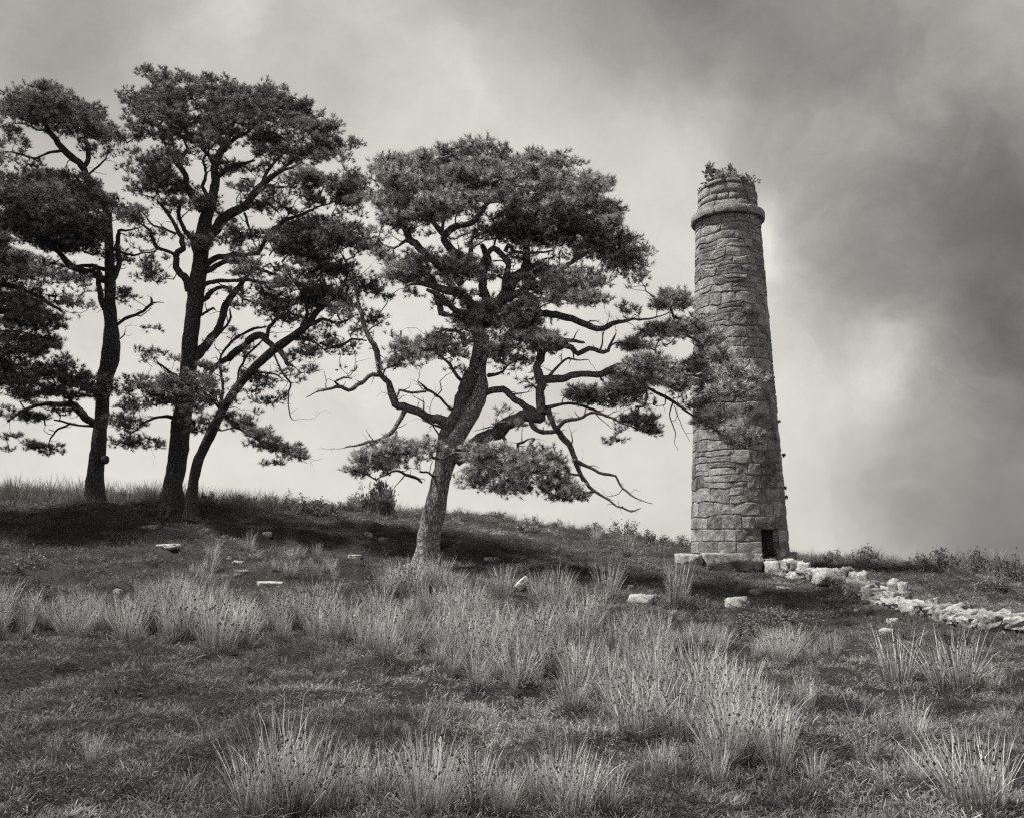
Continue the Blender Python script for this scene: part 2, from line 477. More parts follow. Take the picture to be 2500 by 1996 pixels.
# the projecting ring
rr0, rr1 = ZR0 - Z0, ZR1 - Z0
a = 0.55
for w in (0.9, 0.42, 0.75, 0.6, 0.7, 0.5, 0.8, 0.6, 1.0132):
    a1 = a - w
    sd = srng.uniform(0, 50); up = srng.uniform(-0.015, 0.02); pr = srng.uniform(-0.01, 0.012)
    mid = ((a + a1) / 2 + math.pi) % (2 * math.pi) - math.pi
    v, f = stone_patch(a1 + 0.008, a - 0.008, lambda th: rr0 + 0.012 * mnoise.noise(Vector((th * 4, 1, 1))), lambda th, up=up: rr1 + up + 0.02 * mnoise.noise(Vector((th * 5, 7, 1))),
                       lambda z: 0.92, pr, 0.22, sd, nu=6, nv=2, edge=0.010, rough=0.014)
    put_stone(v, f, mid, name='ring_stone')
    a = a1
# the drum above it
dr = ZD - Z0
dz = [rr1 - 0.03, rr1 + (dr - rr1) * 0.27, rr1 + (dr - rr1) * 0.50, rr1 + (dr - rr1) * 0.82, dr]
for k in range(4):
    lo = lambda th, k=k: dz[k] + (0.03 * mnoise.noise(Vector((th * 2.5, k * 5.1, 9))) if k else 0)
    top = k == 3
    hi = lambda th, k=k, top=top: dz[k + 1] + 0.03 * mnoise.noise(Vector((th * 2.5, (k + 1) * 5.1, 9))) - (0.10 * max(0, -math.sin(th + 0.2)) ** 2 if top else 0)
    a = srng.uniform(0, 1); end = a + 2 * math.pi
    while a < end - 0.05:
        w = srng.choice((0.3, 0.5, 0.75)) / 0.74
        a1 = a + w
        if end - a1 < 0.25: a1 = end
        mid = ((a + a1) / 2 + math.pi) % (2 * math.pi) - math.pi
        v, f = stone_patch(a + 0.012, a1 - 0.012, lambda th: lo(th) + joint, lambda th: hi(th) - joint * 0.8, lambda z: 0.755 - 0.03 * (z - rr1), srng.uniform(-0.01, 0.03), 0.3 if top else 0.16,
                           srng.uniform(0, 50), edge=0.05 if top else 0.02, rough=0.022)
        put_stone(v, f, mid)
        a = a1
# mortar core with the flue opening
NT = 96
ths = np.linspace(-math.pi, math.pi, NT + 1)[:-1]
ths = np.sort(np.r_[ths[(np.abs(ths - TD0) > 0.03) & (np.abs(ths - TD1) > 0.03)], TD0, TD1])
zl_ = list(np.linspace(0, 2 * dz1, 4)) + list(np.linspace(2 * dz1, H, 24)[1:]) + [rr0 + 1e-3, rr1 - 0.02, dr - 0.06]
def core_r(z):
    if z <= H: return rf(z) - 0.010
    return 0.72 if z > rr0 else 0.8
Vc, Fc = [], []
for z in zl_:
    for t in ths: Vc.append(cyl(core_r(z) + 0.012 * mnoise.noise(Vector((t * 5, z * 5, 2))), t, z))
n = len(ths)
for j in range(len(zl_) - 1):
    for i in range(n):
        i2 = (i + 1) % n
        mid = (ths[i] + ths[i2]) / 2
        if zl_[j + 1] <= 2 * dz1 + 1e-6 and TD0 < mid < TD1: continue
        Fc += [(j * n + i, j * n + i2, (j + 1) * n + i2), (j * n + i, (j + 1) * n + i2, (j + 1) * n + i)]
c0 = len(Vc); Vc.append(np.array([0, 0, dr - 0.08]))
for i in range(n): Fc.append(((len(zl_) - 1) * n + i, (len(zl_) - 1) * n + (i + 1) % n, c0))
obj('mortar_core', tri_mesh('mortar_core', Vc, Fc), M_mortar, tower)
# flue opening: jambs, lintel underside and back running into the shaft
def niche(t0, t1, z0, z1, dep):
    V = []
    for r in (rf(0) - 0.03, rf(0) - dep):
        for z in (z0, z1):
            for t in (t0, t1):
                p = cyl(rf(0), t, z); q = cyl(1.0, (t0 + t1) / 2, 0)
                dd = rf(0) - r
                V.append(p - np.array([q[0], q[1], 0]) * dd)
    return np.array(V), np.array([(0, 2, 6), (0, 6, 4), (1, 5, 7), (1, 7, 3), (2, 3, 7), (2, 7, 6), (4, 6, 7), (4, 7, 5), (0, 4, 5), (0, 5, 1)])
v, f = niche(TD0, TD1, 0.0, 2 * dz1, 0.75)
obj('flue_opening', tri_mesh('flue_opening', v, f, False), M_mortar, tower)
if back_parts:
    v, f = join(back_parts)
    o = obj('rear_stonework', tri_mesh('rear_stonework', v, f), M_granite, tower); o['kind'] = 'stuff'

# rough blocks ------------------------------------------------------
def rock_mesh(sx, sy, sz, seed, box=0.5, n=6, rough=0.12):
    """irregular boulder: cube blown towards a sphere, then broken up by noise"""
    V, F = [], []
    for ax in range(3):
        for sg in (-1, 1):
            b0 = len(V)
            for j in range(n + 1):
                for i in range(n + 1):
                    p = [0, 0, 0]; p[ax] = sg; p[(ax + 1) % 3] = (2 * i / n - 1) * sg; p[(ax + 2) % 3] = 2 * j / n - 1
                    V.append(p)
            for j in range(n):
                for i in range(n):
                    a_ = b0 + j * (n + 1) + i
                    F += [(a_, a_ + 1, a_ + n + 2), (a_, a_ + n + 2, a_ + n + 1)]
    V = np.array(V, float)
    S = nrm(V)
    Q = V * box * 0.85 + S * (1 - box)
    out = []
    for q in Q:
        d = 1 + rough * 1.6 * n3(q, 1.1, seed) + rough * n3(q, 2.7, seed + 5) + rough * 0.5 * n3(q, 6.5, seed + 9)
        out.append(q * d)
    V = np.array(out) * np.array([sx, sy, sz])
    key = np.round(V, 5); _, first, inv = np.unique(key, axis=0, return_index=True, return_inverse=True)
    return V[first], inv.ravel()[np.array(F)]
# plinth slabs under the shaft
def slab(px0, px1, py0, py1, Y, dep, seed, name, rz=0.0):
    a_, c_ = P(px0, py0, Y), P(px1, py1, Y)
    w, h = abs(c_[0] - a_[0]), abs(a_[2] - c_[2])
    v, f = rock_mesh(w / 2, dep / 2, h / 2, seed, 0.93, 9, 0.05)
    v = v * np.array([1.08, 1.05, 1.08])
    o = obj(name, tri_mesh(name, v, f), M_lichen, tower, (np.array([(a_[0] + c_[0]) / 2, Y + dep / 2, (a_[2] + c_[2]) / 2]) - TO))
    o.rotation_euler = (0, R(srng.uniform(-1.5, 1.5)), rz)
    for q_ in np.linspace(0.1, 0.9, 4): KEEP_OUT.append((a_[0] + (c_[0] - a_[0]) * q_, Y + 0.05, 0.24))
slab(1664, 1717, 1351, 1394, 20.75, 1.0, 3.1, 'plinth_slab', R(4))
slab(1717, 1874, 1348, 1396, 20.7, 0.8, 8.2, 'plinth_slab')
slab(1868, 1902, 1362, 1392, 20.75, 0.5, 15.2, 'plinth_slab', R(-5))
slab(1905, 1948, 1346, 1380, 21.3, 1.2, 21.2, 'plinth_slab', R(6))
slab(1668, 1705, 1350, 1385, 21.9, 1.3, 25.2, 'plinth_slab')

# ruined wall running down from the chimney
wall = empty('ruined_wall', tuple(G(2130, 1470)))
tag(wall, 'low tumbled drystone wall of pale lichened boulders running down from the chimney foot', 'wall', kind='thing')
WPX = np.array([1860, 1900, 2000, 2130, 2230, 2330, 2420, 2520]); WPY = np.array([1402, 1405, 1420, 1468, 1497, 1520, 1538, 1552])
WY = np.array([G(a_, b_)[1] for a_, b_ in zip(WPX, WPY)])
WALL = [(640, 272, 95, 60), (705, 250, 48, 72), (660, 300, 80, 45), (752, 300, 85, 60), (795, 300, 60, 40), (835, 322, 62, 60), (890, 362, 62, 68), (980, 375, 128, 86), (1085, 396, 105, 40), (1088, 343, 60, 48),
        (1140, 372, 72, 52), (1168, 376, 50, 60), (1165, 440, 95, 64), (1080, 425, 105, 40), (1250, 412, 150, 30), (1335, 400, 66, 34), (1395, 402, 40, 18), (1300, 442, 64, 36), (1332, 446, 44, 38), (1402, 474, 74, 46),
        (1232, 462, 84, 50), (1175, 482, 66, 44), (1285, 492, 90, 44), (1345, 518, 115, 60), (1240, 505, 80, 36), (1410, 530, 60, 40), (1470, 535, 150, 60), (1560, 560, 110, 62), (1540, 585, 80, 40), (1640, 560, 120, 50), (1690, 588, 130, 60),
        (1790, 586, 130, 52), (1850, 610, 60, 34), (1950, 618, 175, 92), (2060, 620, 90, 70), (1460, 575, 70, 30), (1610, 600, 90, 34), (1740, 610, 90, 34), (930, 345, 60, 44), (1040, 405, 60, 60), (1120, 405, 60, 40), (1210, 435, 50, 40),
        (1380, 500, 50, 30), (860, 345, 50, 40), (1010, 340, 50, 30)]
wloc = np.array(wall.location)
for k, (zx, zy, w, h) in enumerate(WALL):
    px, py = 1600 + zx * .4335, 1250 + zy * .4335
    Y = float(np.interp(px, WPX, WY)) + srng.uniform(-0.05, 0.15)
    base = float(np.interp(px, WPX, WPY))
    if py < base - 28: Y += 0.7
    c = P(px, py, Y); s = depth(c) / FPX * .4335
    big = 1.3 if 1940 < px < 2125 else 1.12
    sx, sz = w * s / 2 * big, h * s / 2 * big
    c[2] += 0.03
    sy = max(sx, sz) * srng.uniform(0.7, 1.1)
    c[2] = max(c[2], gz(c[0], c[1]) + sz * 0.55)
    under = c[2] - sz - gz(c[0], c[1])
    if under > 0.02: sz += under / 2 + 0.03; c[2] -= under / 2 + 0.03
    v, f = rock_mesh(sx, sy, sz, 31.7 + k * 2.3, srng.uniform(0.65, 0.9), 6, 0.2)
    o = obj('stone', tri_mesh('stone', v, f), M_lichen, wall, c - wloc)
    KEEP_OUT.append((c[0], c[1], max(sx, sy) * 1.05 + 0.03))
    o.rotation_euler = (R(srng.uniform(-8, 8)), R(srng.uniform(-8, 8)), R(srng.uniform(-25, 25)))

for k in range(110):
    px = srng.uniform(1895, 2490); Y = float(np.interp(px, WPX, WY)); py = float(np.interp(px, WPX, WPY))
    c = P(px, py, Y); c[1] += srng.uniform(-0.1, 0.55); c[0] += srng.uniform(-0.1, 0.1)
    sx = srng.uniform(0.07, 0.17); sz = srng.uniform(0.05, 0.11)
    c[2] = gz(c[0], c[1]) + sz * srng.uniform(0.3, 1.6)
    v, f = rock_mesh(sx, sx * srng.uniform(.7, 1.1), sz, 231.7 + k * 1.9, srng.uniform(0.75, 0.92), 4, 0.2)
    o = obj('stone', tri_mesh('stone', v, f, False), M_lichen, wall, c - wloc)
    KEEP_OUT.append((c[0], c[1], sx * 1.1))
    o.rotation_euler = (R(srng.uniform(-20, 20)), R(srng.uniform(-20, 20)), R(srng.uniform(-90, 90)))

# loose stones in the grass: photo x, y (where they sit), width, height, box-ness, label
ROCKS = [(363, 1291, 54, 12, .7, 'flat pale stone in dark turf below the twin-stemmed pine'),
         (407, 1337, 56, 11, .7, 'flat pale slab lower down the dark slope below the pines'),
         (566, 1366, 28, 12, .6, 'small pale stone, upper of three close flat stones amid left rushes'),
         (580, 1378, 30, 12, .6, 'narrow tilted pale stone between two flat stones amid left rushes'),
         (588, 1404, 46, 16, .75, 'broad pale stone, middle of the flat stones amid left rushes'),
         (655, 1430, 70, 10, .7, 'long flat pale stone half hidden in rushes, lowest of its row'),
         (284, 1447, 26, 7, .6, 'thin pale stone flush with dark turf at the far left'),
         (864, 1362, 36, 8, .7, 'flat white stone lying on grass between the pines'),
         (897, 1310, 22, 14, .5, 'small pointed stone on the earth bank behind the centre pine'),
         (936, 1322, 30, 14, .6, 'dark rounded stone sunk in the bank behind the centre pine'),
         (652, 1308, 26, 10, .5, 'small grey stone by the grassy hummock left of the bank'),
         (1120, 1328, 14, 10, .5, 'little pale stone just behind the trunk of the centre pine'),
         (1205, 1370, 46, 10, .6, 'low broken pale stone in the shadow right of the centre pine'),
         (1362, 1366, 30, 6, .6, 'thin pale stone in the turf between centre pine and chimney'),
         (1541, 1436, 18, 9, .5, 'small white stone just above the lichened boulder in the rushes'),
         (1568, 1470, 66, 26, .55, 'lichened boulder half buried beside tall rushes below the chimney'),
         (1803, 1480, 64, 30, .45, 'round lichened boulder alone in dark turf below the chimney'),
         (1846, 1448, 38, 10, .6, 'flat pale stone in the turf just above the round boulder'),
         (1918, 1439, 44, 9, .6, 'flat pale stone in the turf beside the start of the ruined wall'),
         (2182, 1522, 28, 18, .5, 'pale stone, upper of two fallen below the ruined wall'),
         (2168, 1550, 38, 18, .5, 'pale rounded stone, lower of two fallen below the ruined wall'),
         (2094, 1493, 14, 7, .5, 'tiny pale stone lying below the middle of the ruined wall')]
for k, (px, py, w, h, bx, lab) in enumerate(ROCKS):
    g_ = G(px, py); s = depth(g_) / FPX
    sx, sz = w * s / 2, max(h * s * 0.75, 0.05)
    v, f = rock_mesh(sx, sx * 0.8, sz, 101.3 + 3.1 * k, bx, 6, 0.15)
    o = obj('loose_stone', tri_mesh('loose_stone', v, f), M_lichen, None, (g_[0], g_[1] + sx * 0.5, min(g_[2], gz(g_[0], g_[1] + sx * 0.5)) + sz * 0.12))
    o.rotation_euler = (R(srng.uniform(-5, 5)), R(srng.uniform(-6, 6)), R(srng.uniform(-30, 30)))
    tag(o, lab, 'stone', 'loose stones in the grass'); KEEP_OUT.append((g_[0], g_[1] + sx * 0.3, sx * 1.15))
g_ = G(1274, 1436); s = depth(g_) / FPX
v, f = rock_mesh(22 * s, 10 * s, 11 * s, 5.5, 0.85, 6, 0.1)
o = obj('loose_stone', tri_mesh('loose_stone', v, f), M_quartz, None, (g_[0], g_[1], g_[2] + 11 * s)); o.rotation_euler = (0, R(-42), R(10))
tag(o, 'bright white tilted stone standing up at the edge of the rushes', 'stone', 'loose stones in the grass')

# ------------------------------------------------------------------ pines
ZM = {'1': (0, 100, .41744), '2': (0, 700, .41744), '3': (700, 300, .46382), '4': (700, 800, .46382), '9': (1350, 650, .29056), '0': (0, 0, 1.0)}
def parse(s):
    z, rest = s.split(' ', 1)
    ox, oy, k = ZM[z]
    out, w = [], None
    for tok in rest.split():
        a_ = [float(q) for q in tok.split(',')]
        if len(a_) > 2: w = a_[2]
        out.append((ox + a_[0] * k, oy + a_[1] * k, (w if len(a_) > 2 else -1) * (k if len(a_) > 2 else 1)))
    ws = [q[2] for q in out]
    kn = [i for i, q in enumerate(ws) if q >= 0]
    ws = np.interp(range(len(ws)), kn, [ws[i] for i in kn])
    return [(q[0], q[1], w_) for q, w_ in zip(out, ws)]
def catmull(pts, step):
    pts = np.asarray(pts, float)
    Q = np.vstack([2 * pts[0] - pts[1], pts, 2 * pts[-1] - pts[-2]])
    out = []
    for i in range(1, len(Q) - 2):
        L = np.linalg.norm(Q[i + 1][:3] - Q[i][:3]); n = max(2, int(L / step))
        for t in np.linspace(0, 1, n, endpoint=False):
            a_, b_, c_, d_ = Q[i - 1], Q[i], Q[i + 1], Q[i + 2]
            out.append(0.3 * (2 * b_ + (c_ - a_) * t + (2 * a_ - 5 * b_ + 4 * c_ - d_) * t * t + (3 * b_ - a_ - 3 * c_ + d_) * t ** 3) + 0.4 * (b_ + (c_ - b_) * t))
    out.append(Q[-2])
    return np.array(out)
def tube(C, rad_, sides, seed=0.0, lump=0.12):
    C = np.asarray(C); n = len(C)
    T = nrm(np.gradient(C, axis=0))
    u = np.cross(T[0], (0.3, 1, 0.2)); u /= np.linalg.norm(u)
    V = []
    for i in range(n):
        u = u - T[i] * (u @ T[i]); u /= np.linalg.norm(u)
        w = np.cross(T[i], u)
        for k in range(sides):
            a_ = 2 * math.pi * k / sides
            d = u * math.cos(a_) + w * math.sin(a_)
            p = C[i] + d * rad_[i]
            V.append(C[i] + d * rad_[i] * (1 + lump * (n3(p, 3.0, seed) + 0.6 * n3(p, 9.0, seed))))
    V.append(C[-1] + T[-1] * rad_[-1] * 0.6)
    F = []
    for i in range(n - 1):
        for k in range(sides):
            a_, b_ = i * sides + k, i * sides + (k + 1) % sides
            F += [(a_, b_, b_ + sides), (a_, b_ + sides, a_ + sides)]
    for k in range(sides): F.append(((n - 1) * sides + k, (n - 1) * sides + (k + 1) % sides, n * sides))
    return np.array(V), np.array(F)
def prisms(A, B, ra, rb):
    """many thin three-sided twigs at once"""
    T = nrm(B - A)
    h = np.where(np.abs(T[:, 2:3]) < 0.8, np.array([[0, 0, 1.0]]), np.array([[1.0, 0, 0]]))
    u = nrm(np.cross(T, h)); w = np.cross(T, u)
    V = np.empty((len(A), 6, 3))
    for k in range(3):
        a_ = 2 * math.pi * k / 3
        d = u * math.cos(a_) + w * math.sin(a_)
        V[:, k] = A + d * ra[:, None]; V[:, 3 + k] = B + d * rb[:, None]
    base = np.array([(0, 1, 4), (0, 4, 3), (1, 2, 5), (1, 5, 4), (2, 0, 3), (2, 3, 5)])
    F = (np.arange(len(A))[:, None, None] * 6 + base[None]).reshape(-1, 3)
    return V.reshape(-1, 3), F

class Pine:
    def __init__(self, label, Y, seed, kclump=80, mirror_depth=1.6):
        self.label, self.Y, self.rs = label, Y, np.random.default_rng(seed)
        self.limbs, self.pads, self.kc, self.md = [], [], kclump, mirror_depth
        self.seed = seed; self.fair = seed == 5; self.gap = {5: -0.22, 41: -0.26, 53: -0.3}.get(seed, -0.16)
    def near2d(self, px, py):
        best, bd = 0.0, 1e9
        for L in self.limbs:
            P2, dd = L['px'], L['dd']
            d = np.hypot(P2[:, 0] - px, P2[:, 1] - py); i = int(np.argmin(d))
            if d[i] < bd: bd, best = d[i], dd[i]
        return best, bd
    def limb(self, s, dend=None, name='limb', spurs=1.0):
        pts = parse(s)
        a_ = np.array(pts)
        L = np.r_[0, np.cumsum(np.hypot(np.diff(a_[:, 0]), np.diff(a_[:, 1])))]
        if name == 'trunk': d0, d1 = 0.0, (dend or 0.0)
        else:
            d0 = self.near2d(a_[0, 0], a_[0, 1])[0]
            if dend is None: d1 = d0 + self.rs.uniform(-1, 1) * min(self.md, L[-1] * self.Y / FPX * 0.9)
            else: d1 = dend
        dd = d0 + (d1 - d0) * (L / max(L[-1], 1e-6)) ** 1.2
        W = []
        for (px, py, w), e in zip(pts, dd):
            p = P(px, py, self.Y + e)
            W.append([*p, w / 2 * depth(p) / FPX, px, py, e])
        W = catmull(W, 0.10 if name == 'trunk' else 0.07)
        C, rad_ = W[:, :3], np.maximum(W[:, 3], 0.004)
        if name != 'trunk':
            rs = self.rs
            wob = np.array([[n3(p, 2.6, self.seed + q_) + 0.6 * n3(p, 7.0, self.seed + q_ + 3) for q_ in (1, 21, 41)] for p in C])
            fade = np.minimum(1, np.arange(len(C)) / 4)[:, None]
            C = C + wob * np.minimum(0.075, 0.03 + rad_ * 0.5)[:, None] * fade
        self.limbs.append(dict(C=C, r=rad_, px=W[:, 4:6], dd=W[:, 6], name=name, spurs=spurs))
    def pad(self, z, x, y, rx, ry, dens=1.0, dd=None, copies=1):
        ox, oy, k = ZM[z]
        self.pads.append((ox + x * k, oy + y * k, rx * k, ry * k, dens, dd, copies))
    def build(self):
        rs = self.rs
        t = self.limbs[0]
        gzb = gz(t['C'][0][0], t['C'][0][1])
        base = np.array([t['C'][0][0], t['C'][0][1], gzb])
        root = empty('pine_tree', tuple(base))
        tag(root, self.label, 'tree', 'windswept pines on the moor')
        self.root = root
        if self.seed != 53:
            r0 = t['r'][0]
            for q in range(6):
                a_ = q * 1.05 + rs.uniform(-.3, .3); ln = rs.uniform(1.8, 3.0) * r0; C_ = []
                for u_ in np.linspace(0, 1, 7):
                    d_ = r0 * 0.55 + ln * u_; aa = a_ + 0.35 * u_ * math.sin(q * 2.1)
                    x_, y_ = base[0] + d_ * math.cos(aa), base[1] + d_ * math.sin(aa)
                    C_.append([x_, y_, gz(x_, y_) + 0.42 * r0 * (1 - u_) ** 2 + 0.05 * (1 - u_) - 0.03])
                v, f = tube(np.array(C_), np.linspace(r0 * 0.42, r0 * 0.10, 7), 7, self.seed + q, 0.2)
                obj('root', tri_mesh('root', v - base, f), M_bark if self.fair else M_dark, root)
        nodes, nrad = [], []
        EA, EB, ER = [], [], []
        for i, L in enumerate(self.limbs):
            C, r = L['C'], L['r']
            if L['name'] == 'trunk' and not L.get('nofoot'):
                drop = np.array([C[0] - np.array([0, 0, q]) for q in (0.5, 0.25)]); 
                C = np.vstack([drop, C]); r = np.r_[r[0] * 1.25, r[0] * 1.12, r]
                hgt = C[:, 2] - gzb
                r = r * (1 + 0.42 * np.exp(-np.maximum(hgt, 0) / 0.2))
            thick = r.max()
            v, f = tube(C, r, 14 if thick > 0.15 else (9 if thick > 0.05 else 6), self.seed + i, 0.16 if thick > 0.1 else 0.22)
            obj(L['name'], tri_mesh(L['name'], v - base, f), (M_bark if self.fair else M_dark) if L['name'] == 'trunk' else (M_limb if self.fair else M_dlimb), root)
            s = slice(0, None) if L['name'] != 'trunk' else slice(int(len(C) * 0.45), None)
            nodes.append(C[s]); nrad.append(r[s])
            # short dead spurs
            if L['spurs']:
                for q in range(2 if L['name'] != 'trunk' else len(C), len(C), 3):
                    if rs.random() < 0.75 * L['spurs']:
                        d = rs.normal(size=3); d[2] = abs(d[2]) * 0.3 - 0.1; d = d / np.linalg.norm(d)
                        a_ = C[q]; ln = rs.uniform(0.08, 0.34); r0 = min(r[q] * 0.4, 0.012)
                        b_ = a_ + d * ln * 0.5; d2 = d + rs.normal(size=3) * 0.6; c_ = b_ + nrm(d2) * ln * 0.5
                        EA += [a_, b_]; EB += [b_, c_]; ER += [(r0, r0 * .7), (r0 * .7, r0 * .25)]
        # crooked side twigs
        ends_x = []
        for i, L in enumerate(self.limbs):
            if L['name'] == 'trunk': continue
            C, r = L['C'], L['r']
            q = 4 + rs.integers(0, 4)
            while q < len(C):
                if rs.random() < 0.8:
                    tg = nrm(C[min(q + 1, len(C) - 1)] - C[q - 1])
                    d = nrm(rs.normal(size=3)); d = nrm(d - tg * (d @ tg) * 0.9 + tg * 0.5 + np.array([0, 0, 0.15]))
                    ln = rs.uniform(0.25, 0.85); m = 5; r0 = min(r[q] * 0.45, 0.018); a_ = C[q]; ch = [a_]
                    for w_ in range(m):
                        d = nrm(d + rs.normal(size=3) * 0.38 + np.array([0, 0, 0.05])); b_ = a_ + d * ln / m
                        ra_, rb_ = r0 * (1 - w_ / m) + .002, r0 * (1 - (w_ + 1) / m) + .002
                        EA.append(a_); EB.append(b_); ER.append((ra_, rb_)); a_ = b_; ch.append(a_)
                        if w_ > 0 and rs.random() < 0.7:
                            e_ = nrm(d + rs.normal(size=3) * 0.8) * ln * rs.uniform(.15, .35)
                            EA.append(a_); EB.append(a_ + e_); ER.append((rb_ * .7, .0015))
                    nodes.append(np.array(ch[1:])); nrad.append(np.full(m, .004))
                    if L['spurs'] < 1.4 and C[q][2] - gzb > 2.2 and rs.random() < 0.72:
                        for w_ in range(rs.integers(1, 4)): ends_x.append(ch[-1] + rs.normal(size=3) * np.array([.12, .12, .05]))
                q += rs.integers(4, 9)
        nodes = list(np.concatenate(nodes)); par = [-1] * len(nodes); nsk = len(nodes)
        # shoots clumps inside the foliage pads
        cl = []
        for (px, py, rx, ry, dens, dd, copies) in self.pads:
            for c in range(copies):
                e0, bd = self.near2d(px, py)
                e = dd if dd is not None else e0 + rs.uniform(-0.55, 0.55) + (rs.choice((-1, 1)) * rs.uniform(0.5, 1.2) if c else 0)
                ctr = P(px, py, self.Y + e)
                k = depth(ctr) / FPX
                ax, az = rx * k * 1.16, ry * k * 1.2
                ay = min(max(ax * 0.75, az), 0.95)
                sparse = dens < 0.65
                n = int(self.kc * 0.92 * math.pi * ax * az * (dens * 1.8 if sparse else dens) * (0.8 if copies > 1 else 1.0) + 4)
                q = nrm(rs.normal(size=(n, 3))) * (rs.random((n, 1)) ** 0.42)
                lump = np.array([n3(s_, 1.8, self.seed + px * 0.01) for s_ in q])
                q = q * (1 + 0.35 * lump[:, None])
                q[:, 2] = np.where(q[:, 2] < 0, q[:, 2] * 0.8, q[:, 2])
                p = ctr + q * np.array([ax, ay, az])
                gap = np.array([n3(s_ * np.array([1, 1, 1.6]), 2.3, self.seed) for s_ in p])
                p, q = p[gap > self.gap], q[gap > self.gap]; n = len(p)
                cl.append(np.c_[p, np.full(n, min(1.0, az / 0.25)), q[:, 2] - (0.45 if sparse else 0.0)])
        if ends_x: cl.append(np.c_[np.array(ends_x), np.full(len(ends_x), 0.7), np.zeros(len(ends_x))])
        cl = np.concatenate(cl)
        SK = np.array(nodes)
        order = np.argsort([((SK - p[:3]) ** 2).sum(1).min() for p in cl])
        cap = nsk + 4 * len(cl)
        N = np.empty((cap, 3)); N[:nsk] = SK; cnt = nsk
        ends = []
        for i in order:
            p = cl[i, :3]
            d = p - N[:cnt]
            dist = np.sqrt((d ** 2).sum(1))
            j = int(np.argmin(dist + 0.25 * np.maximum(-d[:, 2], 0)))
            L = dist[j]; a_ = N[j]
            m = max(1, min(3, int(L / 0.14)))
            prev = j
            for q in range(1, m + 1):
                t_ = q / m
                s_ = a_ + (p - a_) * t_
                if q < m: s_ = s_ + rs.normal(size=3) * 0.11 * L + np.array([0, 0, -0.06 * L])
                N[cnt] = s_; par.append(prev); prev = cnt; cnt += 1
            ends.append(prev)
        desc = np.zeros(cnt)
        for e in ends: desc[e] += 1
        for q in range(cnt - 1, nsk - 1, -1): desc[par[q]] += desc[q]
        idx = np.arange(nsk, cnt); pa = np.array(par[nsk:cnt])
        rq = np.minimum(0.0042 * np.sqrt(desc[idx]), 0.028)
        rp = np.where(pa >= nsk, np.minimum(0.0042 * np.sqrt(desc[np.minimum(pa, cnt - 1)]), 0.028), rq * 1.15)
        A, B, ra, rb = N[pa], N[idx], np.minimum(rp, rq * 1.6), rq
        # shoots
        tp, td, tr = [], [], []
        for i, e in zip(order, ends):
            c = N[e]; big = cl[i, 3]
            k = rs.integers(7, 12) if cl[i, 4] > -0.35 + rs.normal(0, .15) else rs.integers(0, 4)
            d = nrm(rs.normal(size=(k, 3)) + np.array([0, 0, 0.45]))
            r_ = rs.uniform(0.05, 0.21, (k, 1)) * (0.6 + 0.4 * big)
            tp.append(c + d * r_ * np.array([1.1, 1.1, 0.55])); td.append(nrm(d * 0.8 + np.array([0, 0, 0.55]) + rs.normal(size=(k, 3)) * 0.25)); tr.append(np.repeat(e, k))
        tp, td, tr = np.concatenate(tp), np.concatenate(td), np.concatenate(tr)
        nt_ = len(tp)
        A = np.vstack([A, N[tr]]); B = np.vstack([B, tp]); ra = np.r_[ra, np.full(nt_, 0.0032)]; rb = np.r_[rb, np.full(nt_, 0.002)]
        if EA:
            er = np.array(ER); A = np.vstack([A, EA]); B = np.vstack([B, EB]); ra = np.r_[ra, er[:, 0]]; rb = np.r_[rb, er[:, 1]]
        v, f = prisms(A, B, ra, rb)
        o = obj('twigs', tri_mesh('twigs', v - base, f), M_limb, root); o['kind'] = 'stuff'
        # needles
        K = 22
        D = np.repeat(td, K, 0); T = np.repeat(tp, K, 0)
        n = len(D)
        pr = nrm(np.cross(D, rs.normal(size=(n, 3))))
        al = rs.uniform(0.2, 1.25, (n, 1))
        nd = D * np.cos(al) + pr * np.sin(al)
        b0 = T - D * rs.uniform(-0.01, 0.055, (n, 1))
        ln = rs.uniform(0.06, 0.11, (n, 1))
        sd = nrm(np.cross(nd, rs.normal(size=(n, 3)))) * 0.0048
        Vn = np.stack([b0 - sd, b0 + sd, b0 + nd * ln], 1).reshape(-1, 3) - base
        sh = np.clip(rs.normal(0.5, 0.27, nt_), 0, 1)
        sh = np.repeat(np.repeat(sh, K), 3)
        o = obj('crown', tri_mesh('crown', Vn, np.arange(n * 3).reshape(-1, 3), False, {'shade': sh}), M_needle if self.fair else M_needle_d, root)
        return n

pines = []
# ---- centre pine
C = Pine('broad gnarled pine leaning right in the centre, in front of the chimney', 16.0, 5, 82); pines.append(C)
C.limb('4 735,1240,138 745,1150,124 768,1000,118 800,870,108 818,780,104 840,690,112 862,620,118 905,560,92 950,480,90 1000,380,94 1018,300,92 1005,220,92 1020,120,84 1030,40,78', 0.0, 'trunk')
C.limb('4 835,660,80 832,560,72 862,500,72 900,420,74 945,330,80 985,265,86 1000,220,70', -0.1)
C.limb('4 890,700,70 950,650,66 1020,600,68 1090,560,70 1160,510,74 1260,465,70 1345,448,62', -0.7)
C.limb('4 1340,455,54 1335,380,50 1340,290,56 1318,210,42 1345,130,40 1400,80,30 1440,50,22', -0.5)
C.limb('4 1345,275,48 1400,268,42 1520,260,36 1640,245,34 1740,212,36 1820,200,26 1900,215,16', -1.1)
C.limb('4 1040,345,40 1090,330,36 1140,328,36 1210,380,36 1270,430,40 1340,452,40', -0.7)
C.limb('4 1375,430,34 1395,480,30 1425,535,32 1490,620,32 1515,690,30 1530,740,24 1600,830,18 1660,890,14 1740,940,10 1820,962,9 1866,950,3', -1.3, spurs=2)
